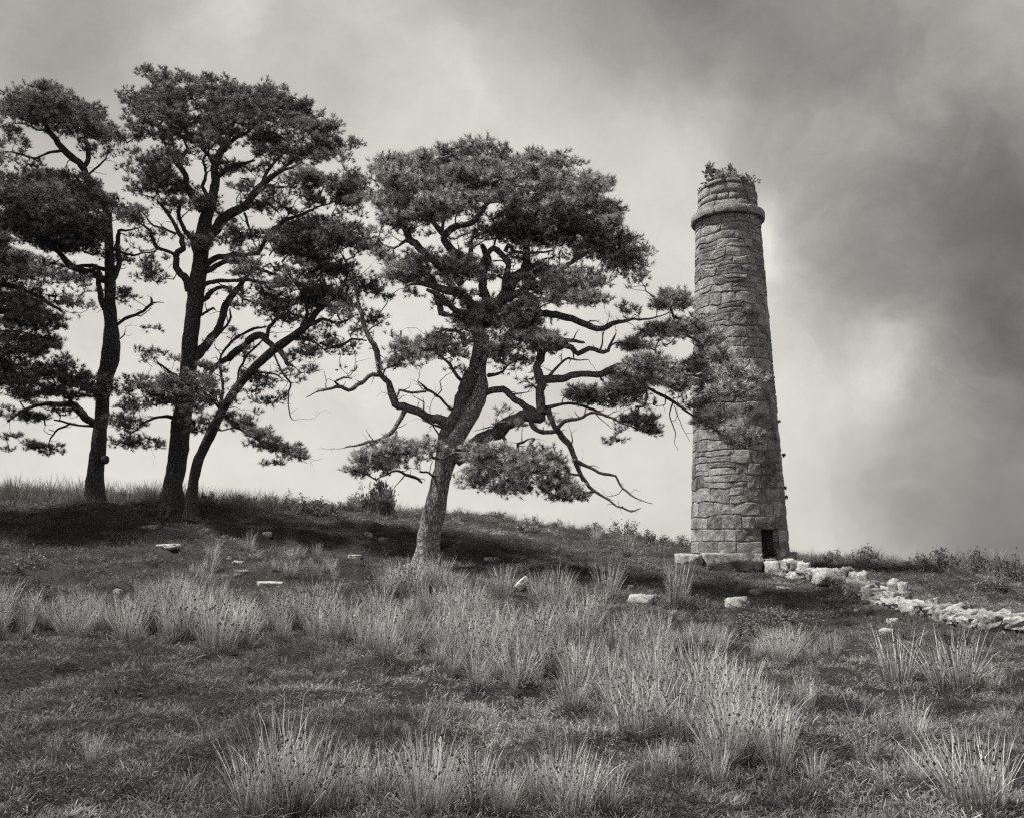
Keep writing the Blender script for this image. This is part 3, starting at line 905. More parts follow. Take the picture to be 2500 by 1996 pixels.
C.limb('4 1530,705,24 1580,730,18 1640,760,16 1730,790,14 1770,850,10 1830,890,8 1930,925,3', -1.5, spurs=2)
C.limb('4 1280,470,30 1295,525,26 1350,545,24 1420,540,22 1450,492,24 1540,480,18 1600,450,15 1720,480,8', -1.5)
C.limb('4 1365,420,26 1450,400,16 1540,405,15 1640,440,14 1760,500,10 1860,540,5', 0.4)
C.limb('4 1160,640,24 1142,565,22 1108,512,22 1140,495,16 1180,500,8', -0.9)
C.limb('4 1215,655,16 1220,610,16 1265,590,10 1300,585,4', -0.9)
C.limb('4 850,505,64 790,472,52 700,455,45 640,425,45 580,390,42 545,340,40 530,290,32 492,240,28 485,180,28 480,120,33 440,70,28 415,20,25 395,-45,24 383,-110,22 368,-200,18 330,-290,12', -0.3, spurs=1.5)
C.limb('4 505,250,24 455,245,24 410,270,25 370,312,24 325,335,22 280,310,20 190,330,12 102,366,4', -0.9, spurs=2)
C.limb('4 285,312,14 250,280,12 300,262,12 340,268,6', -0.7)
C.limb('4 625,430,30 592,490,26 560,545,22 500,590,18 430,605,15 305,632,6', -1.0, spurs=2)
C.limb('4 490,598,10 430,625,8 370,655,4', -1.1)
C.limb('4 575,545,16 582,600,14 560,660,8', -0.9)
C.limb('4 870,435,14 820,380,15 765,330,16 740,325,15 690,285,6', -0.8, spurs=2)
C.limb('4 735,335,12 660,335,12 590,325,14 572,365,8', -0.8, spurs=2)
C.limb('4 885,540,13 840,520,14 780,510,13 710,492,4', -0.7, spurs=2)
C.limb('4 805,570,12 770,510,8 755,490,4', -0.5)
C.limb('4 712,815,12 690,795,16 640,770,16 590,750,14 540,765,10 470,800,5', -0.9)
C.limb('4 800,800,20 760,770,14 700,760,10', -0.6)
# upper limbs
C.limb('3 1010,1130,78 1000,1040,62 985,975,52 940,910,54 860,888,46 780,850,40 700,850,26 630,860,12', -0.5)
C.limb('3 960,1010,34 880,975,32 800,910,30 740,870,18', -1.0)
C.limb('3 850,1010,26 815,1000,36 788,900,36 792,860,30 760,800,22', -0.3)
C.limb('3 1050,1060,60 1052,960,48 1040,860,46 1033,780,42 1050,710,38 1020,650,24', 0.5)
C.limb('3 1075,1000,56 1120,940,58 1160,890,62 1190,830,66 1250,770,52 1262,700,42 1262,640,40 1280,540,28 1290,470,16', 0.9)
C.limb('3 1150,880,46 1158,800,34 1160,740,32 1135,690,30 1100,666,30 1050,706,26 1000,760,14', -0.1)
C.limb('3 1080,960,46 1170,910,46 1230,886,36 1300,920,28 1400,920,25 1500,900,14 1580,880,6', -1.0)
C.limb('3 1100,980,44 1180,965,34 1280,950,32 1340,992,40 1430,1012,36 1500,1032,34 1570,1070,34 1650,1080,30 1720,1050,25 1800,1035,15 1900,1028,10 2010,1000,6', -0.9, spurs=1.6)
C.limb('3 960,760,40 900,690,40 850,640,40 838,585,40 890,550,38 970,530,32 1022,470,28 1060,420,24 1110,405,12', -0.8)
C.limb('3 845,600,34 785,545,30 742,500,24 690,470,16', -0.4)
C.limb('3 920,850,44 830,775,42 740,700,40 650,620,40 612,560,35 600,510,28 580,440,16 560,380,8', 0.3)
C.limb('3 640,610,20 560,660,12 500,640,8', 0.4)
C.limb('3 1010,800,30 972,700,26 970,620,22 990,560,12', 0.9)
C.limb('3 1150,680,24 1165,640,22 1190,672,20 1290,690,17 1400,670,10', -0.6)
C.limb('3 1240,780,30 1330,740,24 1430,770,20 1540,715,22 1640,660,14 1720,640,8', 0.7)
C.limb('3 1020,480,20 1080,380,18 1100,300,14 1090,230,8', -0.2)
C.limb('3 1275,560,22 1330,450,18 1400,360,12 1440,300,6', 0.6)
C.limb('3 1270,600,20 1400,520,18 1540,470,14 1650,430,6', -0.4)
C.limb('3 820,580,20 830,460,16 850,360,10 870,260,5', 0.1)
C.limb('3 1330,1240,40 1345,1205,38 1400,1140,34 1420,1120,28 1470,1170,30 1530,1205,28 1590,1185,25 1650,1200,25 1690,1190,20 1712,1130,12 1728,1108,5', -0.9, spurs=1.5)
C.limb('3 1430,1135,22 1500,1150,22 1565,1155,12', -1.0, spurs=2)
C.limb('3 1690,1185,10 1730,1155,9 1775,1158,3', -0.9)
C.limb('3 1375,1340,22 1400,1310,18 1430,1280,14 1480,1240,12 1590,1245,5', -0.8, spurs=1.5)
C.limb('3 930,1365,22 880,1310,18 830,1250,14 780,1200,8', -0.7)
C.limb('3 935,1180,24 925,1110,26 890,1090,18 820,1095,14 760,1115,5', -0.5)
C.limb('3 1150,1200,34 1160,1120,30 1200,1090,20 1280,1100,12', -0.7)
C.limb('3 1060,1330,24 1130,1310,16 1190,1260,12 1230,1230,8', -0.8)
# right-hand sprays in front of the chimney
C.limb('9 590,850,28 700,835,26 860,760,22 950,770,22 1080,790,20 1200,820,14 1300,830,8', -0.2)
C.limb('9 560,860,30 740,985,20 870,1060,24 1010,1120,28 1100,1180,22 1200,1260,18 1400,1390,12 1610,1525,6', -0.6)
C.limb('9 1010,1140,14 980,1230,11 1010,1330,9 1035,1400,7 1030,1480,4 1065,1545,2', -0.6, spurs=0.6)
C.limb('9 1020,1170,9 1060,1280,7 1090,1370,5 1150,1470,2', -0.5, spurs=0.6)
C.limb('9 800,930,20 960,915,20 1130,920,20 1250,935,18 1400,1000,14 1600,1130,6', -1.2)
C.limb('9 400,940,22 480,1030,18 540,1090,14 640,1150,8', -1.4)
C.limb('9 860,760,18 880,640,14 960,560,10 1100,520,6', 0.2)
C.limb('9 1100,500,10 1000,440,8 1000,330,6', -0.6)
for a_ in [(620, 300, 165, 125), (700, 250, 90, 90), (880, 250, 130, 110), (1030, 210, 170, 90), (1000, 330, 150, 100), (1330, 270, 185, 95), (1230, 350, 160, 100), (830, 390, 185, 100), (700, 420, 130, 90),
           (1450, 400, 170, 110), (1520, 480, 160, 95), (1590, 390, 100, 110), (1690, 490, 70, 65), (540, 470, 90, 110), (560, 360, 100, 110), (1340, 470, 130, 60), (620, 440, 130, 80), (760, 470, 110, 55), (1180, 460, 110, 55), (1060, 420, 100, 55), (1480, 560, 120, 45)]:
    C.pad('3', a_[0], a_[1] - a_[3] * .5, a_[2] * 1.02, a_[3] * .42, dens=1.5, copies=2)
    C.pad('3', a_[0] + 25, a_[1] + a_[3] * .42, a_[2] * .9, a_[3] * .36, dens=1.3, copies=2)
for a_ in [(1130, 560, 120, 55), (1250, 600, 110, 50), (1400, 600, 150, 60), (1720, 690, 130, 90), (1640, 640, 90, 60), (1800, 740, 70, 50), (1560, 690, 90, 40), (800, 775, 200, 55), (640, 790, 110, 50), (960, 770, 100, 45), (1400, 840, 150, 60), (1530, 890, 130, 65), (1300, 800, 80, 35), (1600, 920, 70, 40),
           (1090, 1035, 190, 75), (960, 1010, 80, 45), (1220, 1050, 90, 60), (740, 1180, 140, 62), (850, 1160, 80, 45), (1050, 1200, 110, 55), (1290, 1150, 90, 45), (1380, 1170, 70, 40), (580, 1270, 50, 25)]:
    C.pad('3', a_[0], a_[1], a_[2] * 1.25, a_[3] * 1.28, dens=1.5, dd=None)
for a_ in [(450, 600, 90, 50, .45), (500, 700, 80, 45, .5), (1720, 800, 110, 50, .3), (1860, 850, 60, 40, .3), (1850, 1000, 90, 40, .3), (1240, 720, 60, 60, .4), (1380, 740, 90, 50, .5), (640, 560, 70, 60, .5), (1150, 1260, 100, 60, .3), (1240, 1280, 80, 70, .3), (700, 1240, 80, 40, .35)]:
    C.pad('3', *a_)
for a_ in [(1200, 745, 240, 100), (1010, 690, 105, 68), (1100, 690, 130, 70), (1330, 700, 110, 55), (1390, 800, 120, 80), (1450, 860, 105, 60), (1020, 780, 95, 65), (1200, 840, 190, 50), (1530, 905, 55, 30)]:
    C.pad('4', *a_, dens=1.25, dd=-1.25)
for a_ in [(560, 690, 190, 75), (700, 650, 130, 55), (440, 720, 110, 60), (800, 650, 95, 45), (620, 630, 120, 40), (840, 740, 80, 45), (360, 760, 50, 25)]:
    C.pad('4', *a_, dens=1.0, dd=-1.0)
for a_ in [(990, 275, 130, 65), (930, 320, 80, 40), (1060, 320, 80, 40), (880, 560, 130, 60), (1060, 540, 120, 60), (1230, 540, 150, 80), (1330, 650, 120, 75), (690, 660, 100, 50), (800, 840, 190, 75), (960, 880, 130, 70), (900, 950, 140, 60), (1060, 1000, 100, 60),
           (1300, 830, 170, 85), (1420, 760, 90, 60), (1550, 920, 180, 90), (1650, 1000, 100, 75), (1480, 1060, 190, 60), (1330, 1000, 120, 90), (1320, 1290, 110, 65), (1640, 1420, 130, 60), (1600, 1480, 110, 40), (1260, 1180, 90, 70)]:
    C.pad('9', *a_, dens=1.7, copies=2)
for a_ in [(600, 1020, 130, 70), (350, 1090, 230, 70), (500, 1130, 200, 60), (690, 1100, 90, 50), (700, 1290, 140, 50), (800, 1370, 95, 55), (180, 1090, 120, 50), (560, 930, 80, 40)]:
    C.pad('9', *a_, dens=1.8, dd=None)

# ---- tall twin-stemmed pine left of centre
B = Pine('tallest pine with a wide domed crown, second trunk from the left', 19.0, 17, 72); pines.append(B)
B.limb('2 1000,1295,128 1012,1150,108 1040,1000,110 1056,850,114 1085,600,96 1105,450,90 1115,300,90 1132,150,94 1148,20,98 1170,-140,86 1185,-290,84 1200,-390,78 1238,-490,58 1258,-590,52', 0.0, 'trunk')
B.limb('1 1258,870,50 1255,750,46 1250,690,45 1320,610,40 1345,540,30 1370,460,18', 0.3)
B.limb('1 1110,1460,48 1085,1400,44 1036,1320,36 1030,1260,35 1066,1228,36 1060,1150,28 1010,1070,22 970,1000,20 920,940,12', -0.5)
B.limb('1 1190,1170,74 1280,1080,60 1370,1010,55 1450,950,45 1520,860,40 1580,800,32 1660,765,22 1760,715,12', -0.7)
B.limb('1 1150,1250,34 1120,1160,28 1060,1080,22 1046,1000,22 1052,940,12', 0.5)
B.limb('1 1190,1330,44 1225,1295,40 1290,1258,35 1380,1250,28 1500,1245,22 1552,1150,25 1620,1080,25 1700,1030,22 1800,1000,14 1920,955,6', -1.0)
B.limb('1 1180,1360,34 1300,1290,30 1400,1300,26 1550,1350,20 1700,1400,14 1850,1440,6', -1.5)
B.limb('1 1170,1425,28 1320,1402,22 1450,1390,20 1530,1420,22 1620,1470,10', -1.2)
B.limb('1 1170,1530,34 1250,1460,26 1330,1440,20 1420,1500,15 1570,1562,6', -1.4)
B.limb('1 1180,1000,44 1112,885,40 1080,780,35 1040,720,30 990,640,16', -0.4)
B.limb('1 1030,830,22 1000,800,24 955,735,18 900,690,10', -0.7)
B.limb('1 1225,935,28 1190,850,22 1210,780,18 1190,700,16 1225,635,10', -0.6)
B.limb('1 1258,810,30 1340,740,26 1420,720,22 1490,700,12', -0.2)
B.limb('1 1475,900,26 1560,850,22 1640,860,16 1740,830,8', -1.2)
B.limb('1 1530,850,26 1560,770,22 1620,690,14 1680,640,8', -0.3)
B.limb('1 1490,870,14 1478,845,14 1450,815,12 1400,798,6', -0.9)
B.limb('1 1250,710,34 1190,640,24 1140,580,16 1080,540,8', 0.6)
B.limb('1 1040,720,24 1090,640,18 1070,560,12 1040,500,8', 0.3)
B.limb('1 1000,800,20 980,640,16 930,560,12 880,520,6', 0.8)
B.limb('1 1050,1260,16 920,1205,22 880,1110,18 840,1080,12 780,1040,6', -0.9)
B.limb('1 1030,1130,14 900,1080,12 820,1000,8', -0.4)
B.limb('1 1430,1010,18 1470,1120,14 1508,1232,4', -1.0, spurs=2)
B.limb('1 1340,600,26 1450,520,18 1560,440,12 1640,380,6', 0.5)
B.limb('1 1350,560,24 1330,440,18 1290,350,12 1260,300,6', 0.2)
B.limb('1 1580,800,22 1720,690,16 1840,610,10 1920,560,5', -0.2)
B.limb('2 1115,450,58 1170,372,56 1250,300,46 1290,200,46 1340,80,40 1390,10,34 1450,-65,24 1500,-130,14', 0.9)
B.limb('2 1175,165,18 1240,130,14 1258,142,4', -0.6)
B.limb('2 1260,300,16 1330,230,18 1350,180,14 1340,130,8', -0.1, spurs=2)
B.limb('2 1075,640,30 1000,610,22 900,580,16 800,570,8', -1.3)
B.limb('2 1080,600,30 1150,590,24 1230,640,20 1330,770,18 1430,850,14 1600,930,10 1800,1035,4', -1.4)
B.limb('2 1060,780,28 980,760,20 880,780,14 760,860,8', -1.1)
B.limb('2 1090,560,24 1000,500,16 920,440,8', -0.9)
for a_ in [(950, 250, 150, 70), (830, 370, 130, 70), (1000, 380, 180, 70), (1090, 290, 110, 70), (1280, 320, 160, 75), (1430, 330, 130, 75), (1560, 370, 180, 85), (1720, 430, 130, 95), (860, 500, 180, 60), (1150, 470, 190, 70), (1270, 570, 110, 55), (1050, 560, 130, 45), (1450, 480, 170, 80),
           (1850, 530, 160, 80), (1960, 640, 120, 80), (1600, 610, 180, 70), (1800, 650, 160, 75), (1330, 420, 150, 70)]:
    B.pad('1', a_[0], a_[1] - a_[3] * .45, a_[2], a_[3] * .45, dens=1.4, copies=2)
    B.pad('1', a_[0] - 20, a_[1] + a_[3] * .45, a_[2] * .9, a_[3] * .4, dens=1.2, copies=2)
for a_ in [(900, 700, 150, 55), (1020, 690, 80, 45), (860, 840, 130, 75), (1000, 850, 130, 70), (1130, 930, 90, 80), (1230, 960, 60, 50), (1400, 850, 70, 40), (1500, 960, 90, 45), (1650, 920, 100, 40), (1880, 870, 180, 90), (2040, 850, 120, 85), (1950, 965, 180, 45), (1750, 820, 110, 50), (2080, 950, 90, 40),
           (760, 1030, 95, 55), (1180, 1190, 60, 40), (1400, 1140, 80, 50), (1450, 1290, 90, 35), (1300, 740, 60, 40), (940, 780, 80, 50)]:
    B.pad('1', *a_, dens=1.35)
for a_ in [(700, 590, 70, 60, .5), (1500, 750, 120, 50, .35), (840, 1200, 90, 70, .35), (1330, 1060, 70, 50, .4), (1120, 700, 80, 60, .4), (1640, 1000, 100, 40, .4), (980, 960, 90, 40, .4), (1560, 1450, 90, 30, .4), (900, 1400, 90, 70, .5), (850, 1320, 60, 50, .4)]:
    B.pad('1', *a_)
for a_ in [(940, 430, 95, 36), (1180, 470, 100, 36), (870, 560, 140, 40), (1100, 570, 160, 55), (830, 620, 130, 40), (1000, 650, 190, 50), (1280, 640, 110, 60), (1100, 720, 120, 50), (760, 710, 110, 45), (720, 800, 90, 55), (820, 915, 110, 35), (690, 900, 60, 45), (1160, 820, 110, 42), (1320, 750, 90, 35), (1480, 860, 100, 36), (1600, 930, 110, 45), (1720, 985, 80, 35), (1490, 930, 60, 30), (1590, 1030, 40, 18), (1400, 800, 80, 40), (830, 970, 40, 20)]:
    B.pad('2', *a_, dens=1.25, dd=-1.2)

# ---- slender leaning pine beside it
E = Pine('slender pine leaning far to the right from beside the tallest pine', 18.6, 29, 70); pines.append(E)
E.limb('2 1118,1285,70 1132,1130,60 1165,1000,60 1222,880,58 1300,720,54 1400,570,50 1500,460,50 1600,370,50 1700,300,48 1790,230,44 1850,150,34 1925,85,22', -0.4, 'trunk')
E.limb('2 1640,375,40 1590,345,36 1560,305,36 1510,287,40 1400,370,40 1290,450,34 1230,520,20', 0.6)
E.limb('2 1300,720,24 1290,430,14 1340,350,16 1400,290,18 1480,250,15 1570,228,6', 0.2)
E.limb('2 1560,300,26 1570,250,25 1620,190,20 1690,160,14 1790,180,6', 0.9)
E.limb('2 1635,370,30 1680,450,26 1728,470,8', -0.8)
E.limb('2 1600,380,12 1640,490,12 1700,560,12 1685,630,9 1695,760,7 1718,778,3', -0.7, spurs=2)
E.limb('2 1480,490,16 1600,510,11 1678,556,4', -0.7)
E.limb('2 1370,600,14 1430,420,14 1500,350,12 1545,300,8', 0.5)
E.limb('2 1790,230,28 1900,190,20 2000,210,14 2100,160,6', -1.0)
E.limb('2 1750,260,26 1800,150,22 1780,40,18 1700,-60,12 1650,-140,6', -0.9)
E.limb('2 1850,150,24 1900,40,18 1880,-90,14 1800,-190,8', 0.2)
E.limb('2 1900,100,22 2000,0,16 2030,-100,12 1980,-220,6', -0.5)
E.limb('2 1870,330,16 1960,350,18 2060,310,14 2150,320,6', -0.8)
E.limb('2 1700,300,20 1800,310,16 1870,345,12 1940,400,5', -0.4)
E.limb('2 1490,460,14 1520,510,12 1580,560,6', -0.5)
for a_ in [(1720, 1170, 150, 85), (1870, 1130, 150, 90), (1990, 1150, 120, 90), (1640, 1200, 80, 60), (1800, 1250, 130, 50)]:
    E.pad('1', *a_, dens=1.6, copies=2)
for a_ in [(1700, 1540, 150, 50, .8), (1830, 1480, 120, 60, .9), (1900, 1540, 90, 50, .7), (1560, 1480, 70, 35, .7), (1950, 1330, 120, 40, .4), (1650, 1350, 110, 35, .4), (2020, 1500, 90, 60, .4), (1500, 1520, 80, 40, .35), (1780, 1400, 120, 40, .35)]:
    E.pad('1', *a_)
for a_ in [(1500, 560, 80, 36, .9), (1540, 640, 70, 60, .9), (1560, 720, 60, 40, .8), (1450, 520, 60, 30, .8), (1860, 60, 110, 40, .8), (1960, 270, 130, 50, .35), (1830, 420, 90, 60, .35), (2000, 120, 100, 50, .4), (1700, 200, 120, 50, .35), (2050, 480, 70, 40, .4), (1760, 500, 60, 50, .3)]:
    E.pad('2', *a_)

for a_ in [(742, 591, 90, 40), (858, 603, 60, 45), (719, 742, 75, 26), (800, 719, 60, 26), (881, 696, 50, 22), (962, 719, 50, 18), (650, 754, 42, 16), (696, 696, 62, 20), (615, 661, 50, 18), (812, 661, 62, 20), (760, 655, 60, 20)]:
    E.pad('0', *a_, dens=1.3)
for a_ in [(904, 800, 50, 26, .5), (765, 835, 55, 30, .4), (850, 760, 50, 22, .5), (700, 800, 50, 24, .45), (830, 860, 40, 24, .4)]:
    E.pad('0', *a_)

# ---- left pine
A = Pine('dark pine with two-tiered crown and burr on its trunk, leftmost visible trunk', 20.0, 41, 90); pines.append(A)
A.limb('2 556,1240,112 560,1100,96 575,950,86 590,800,76 600,650,76 610,540,86 640,450,100 652,330,96 650,230,80 640,100,66 645,0,60 640,-140,54 636,-290,48 632,-390,42 600,-520,38 540,-600,36 508,-640,36', 0.0, 'trunk')
A.limb('1 520,830,36 480,750,40 430,700,40 370,630,38 310,550,30 250,460,22 220,380,10', -0.3)
A.limb('2 640,190,36 600,110,36 590,60,34 572,-20,32 580,-70,26 560,-120,16', -0.4)
A.limb('1 610,1400,48 570,1382,45 480,1340,40 400,1300,38 340,1240,26 250,1150,14 180,1050,8', -0.6)
A.limb('1 640,1420,36 690,1350,32 700,1320,30 682,1200,28 700,1110,20 760,1108,12 830,1090,6', 0.3)
A.limb('1 640,1180,34 600,1100,26 540,1040,20 460,980,12', -0.6)
A.limb('1 636,1060,30 660,980,20 650,900,12', 0.2)
A.limb('1 620,1340,26 540,1320,22 440,1310,14 300,1330,8', -0.8)
A.limb('1 480,748,26 520,690,30 512,620,22 500,550,14 480,480,8', 0.4)
A.limb('1 510,790,14 580,730,12 620,690,9 640,632,4', 0.3)
A.limb('1 370,640,20 280,655,16 200,690,14 100,660,12 20,650,6', -0.7)
A.limb('1 320,560,18 240,520,14 140,490,10 50,480,4', 0.5)
A.limb('2 672,230,22 750,180,20 830,140,18 885,92,16 880,58,6', 0.2, spurs=1.5)
A.limb('2 885,95,10 920,90,6 955,95,3', 0.2)
A.limb('2 702,305,9 728,280,8 736,248,3', 0.1)
A.limb('2 575,810,42 500,760,45 430,700,45 350,690,30 200,690,22 40,785,12', -0.7)
A.limb('2 560,815,16 480,815,12 420,800,13 310,780,8', -0.9)
A.limb('2 415,795,14 330,850,12 296,880,10 288,915,5', -1.0)
A.limb('2 430,700,24 380,620,16 300,560,10 200,520,5', -0.8)
A.limb('1 880,1250,14 850,1300,12 860,1400,8', 0.3)
A.limb('1 690,1230,14 780,1260,12 850,1240,10 915,1230,8', 0.2)
for a_ in [(290, 300, 60, 55), (150, 350, 100, 50), (330, 370, 140, 60), (480, 430, 110, 75), (230, 440, 160, 55), (560, 530, 100, 60), (430, 500, 130, 60), (80, 410, 80, 55), (380, 450, 130, 60)]:
    A.pad('1', *a_, dens=1.15, copies=2)
for a_ in [(200, 850, 160, 75), (400, 850, 150, 70), (100, 950, 120, 110), (300, 950, 180, 100), (500, 930, 120, 70), (250, 1090, 220, 100), (450, 1060, 130, 110), (460, 1180, 120, 70), (330, 1180, 140, 60), (120, 1080, 110, 90)]:
    A.pad('1', *a_, dens=1.2, copies=2)
for a_ in [(630, 940, 75, 55, 1.), (750, 1020, 70, 50, .7), (690, 1270, 70, 60, .7), (720, 1500, 70, 50, .5), (560, 1150, 60, 60, .8), (100, 600, 70, 35, .5), (140, 700, 90, 35, .45), (60, 540, 50, 40, .5), (560, 650, 60, 35, .35), (300, 1330, 120, 40, .5), (480, 1400, 80, 50, .4), (620, 600, 50, 40, .4)]:
    A.pad('1', *a_)
for a_ in [(270, 490, 190, 55), (150, 560, 130, 50), (420, 550, 130, 50), (570, 610, 110, 50), (300, 620, 160, 42), (620, 570, 60, 40), (110, 650, 90, 40)]:
    A.pad('2', *a_, dens=1.2, dd=-1.0)
for a_ in [(100, 740, 110, 40, .9), (210, 770, 80, 30, .8), (230, 935, 110, 32, .9), (310, 965, 60, 25, .9), (70, 880, 60, 30, .7), (60, 950, 20, 25, .6), (380, 740, 60, 30, .6)]:
    A.pad('2', *a_, dd=-0.9)

# ---- pine mostly outside the picture on the left
D = Pine('dark pine boughs reaching in at the left edge, trunk outside the picture', 17.0, 53, 120); pines.append(D)
D.limb('0 -330,1270,70 -325,1100,62 -300,900,58 -310,700,52 -290,520,46 -270,360,36 -280,250,20', 0.0, 'trunk')
D.limb('0 -300,880,40 -200,820,30 -100,790,22 0,760,14 90,740,8', -0.3)
D.limb('0 -305,740,36 -200,700,28 -80,690,20 40,700,12 150,760,6', 0.4)
D.limb('0 -300,640,34 -180,610,26 -60,620,18 20,640,10 110,660,5', -0.6)
D.limb('0 -290,960,34 -420,900,26 -560,880,16', 0.3)
D.limb('0 -300,700,34 -440,600,26 -580,560,14', -0.5)
D.limb('0 -290,520,30 -180,420,20 -100,360,10', 0.2)
D.limb('0 -285,440,30 -400,360,20 -480,320,10', -0.3)
D.limb('0 -300,800,34 -250,740,24 -140,560,14', 1.0)
for a_ in [(45, 660, 55, 35, .9), (60, 770, 60, 50, 1.1), (-20, 720, 70, 60, 1.1), (60, 850, 60, 35, 1.1), (110, 840, 30, 22, .9), (20, 920, 40, 40, 1.1), (0, 620, 45, 40, .9), (110, 690, 80, 26, .5), (170, 740, 60, 22, .4), (-60, 840, 80, 50, 1.), (90, 790, 45, 30, 1.)]:
    D.pad('0', *a_)
for a_ in [(-100, 600, 100, 60), (-200, 520, 120, 70), (-100, 380, 100, 60), (-280, 280, 140, 80), (-450, 330, 120, 70), (-540, 560, 120, 70), (-400, 460, 130, 70), (-300, 400, 130, 80), (-520, 860, 110, 50), (-150, 760, 110, 60), (-420, 700, 110, 60), (-180, 200, 100, 60), (-400, 220, 110, 60)]:
    D.pad('0', *a_, dens=0.9, copies=2)

ntri = 0
for p_ in pines: ntri += p_.build()
# the burr on the left pine's trunk
k_ = P(615 * .41744, 700 + 1010 * .41744, 19.85)
v, f = rock_mesh(0.085, 0.1, 0.10, 3.3, 0.1, 5, 0.12)
obj('burr', tri_mesh('burr', v, f), M_dark, A.root, k_ - np.array(A.root.location))
NTRI = ntri
#--TAIL--

# ------------------------------------------------------------------ grasses
def blades(n, rb, lmin, lmax, w, lean0, lean1, curve, seed, lo=0.0, hi=1.0, heads=0.0, tipdark=0.0):
    rs = np.random.default_rng(seed)
    az = rs.uniform(0, 2 * np.pi, n); rr = rb * np.sqrt(rs.random(n))
    b0 = np.c_[rr * np.cos(az), rr * np.sin(az), np.full(n, -0.02)]
    az2 = az + rs.normal(0, 0.7, n)
    ln = rs.uniform(lmin, lmax, n); lit = rs.random(n) < (0.2 if heads else 0.0); ln = np.where(lit, rs.uniform(.12, .4, n), ln)
    curve = curve * np.where(rs.random(n) < 0.2, 3.5, 1.0)
    le = rs.uniform(lean0, lean1, n) * (0.35 + 0.65 * rr / max(rb, 1e-6))
    le = le + np.where(lit, rs.uniform(.3, 1.0, n), 0)
    h = np.c_[np.cos(az2), np.sin(az2), np.zeros(n)]
    up = np.array([[0, 0, 1.0]])
    d0 = h * np.sin(le)[:, None] + up * np.cos(le)[:, None]
    le1 = le + rs.random(n) * curve
    le2 = le1 + rs.random(n) * curve
    d1 = h * np.sin(le1)[:, None] + up * np.cos(le1)[:, None]
    d2 = h * np.sin(le2)[:, None] + up * np.cos(le2)[:, None]
    p1 = b0 + d0 * (ln * .4)[:, None]; p2 = p1 + d1 * (ln * .35)[:, None]; p3 = p2 + d2 * (ln * .25)[:, None]
    sa = rs.uniform(0, 2 * np.pi, n)
    sd = np.c_[np.cos(sa), np.sin(sa), np.zeros(n)] * (w * rs.uniform(.6, 1.2, n))[:, None] / 2
    V = np.stack([b0 - sd, b0 + sd, p1 - sd * .9, p1 + sd * .9, p2 - sd * .65, p2 + sd * .65, p3], 1).reshape(-1, 3)
    base = np.array([(0, 1, 3), (0, 3, 2), (2, 3, 5), (2, 5, 4), (4, 5, 6)])
    F = (np.arange(n)[:, None, None] * 7 + base[None]).reshape(-1, 3)
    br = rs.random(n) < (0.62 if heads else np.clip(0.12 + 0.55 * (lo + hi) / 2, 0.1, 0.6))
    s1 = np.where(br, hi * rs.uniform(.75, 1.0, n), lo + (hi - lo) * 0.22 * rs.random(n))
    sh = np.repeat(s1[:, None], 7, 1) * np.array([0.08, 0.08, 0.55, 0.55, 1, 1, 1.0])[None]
    HV = HF = None
    if heads:
        k = rs.random(n) < heads
        c = (p2 + (p3 - p2) * rs.uniform(-0.4, 0.5, (n, 1)))[k]; m = len(c); s_ = rs.uniform(0.010, 0.018, (m, 1, 1))
        O = np.array([(1, 0, 0), (-1, 0, 0), (0, 1, 0), (0, -1, 0), (0, 0, 1.2), (0, 0, -1.2)])
        HV = (c[:, None] + O[None] * s_ + rs.normal(0, 0.004, (m, 1, 3))).reshape(-1, 3)
        of = np.array([(0, 2, 4), (2, 1, 4), (1, 3, 4), (3, 0, 4), (2, 0, 5), (1, 2, 5), (3, 1, 5), (0, 3, 5)])
        HF = (np.arange(m)[:, None, None] * 6 + of[None]).reshape(-1, 3)
    return V, F, sh.ravel(), HV, HF
def proto_collection(name, meshes, mat):
    c = bpy.data.collections.new(name)
    for k, me in enumerate(meshes):
        if len(me.materials) == 0: me.materials.append(mat)
        o = bpy.data.objects.new('%s_%02d' % (name, k), me); c.objects.link(o)
    return c
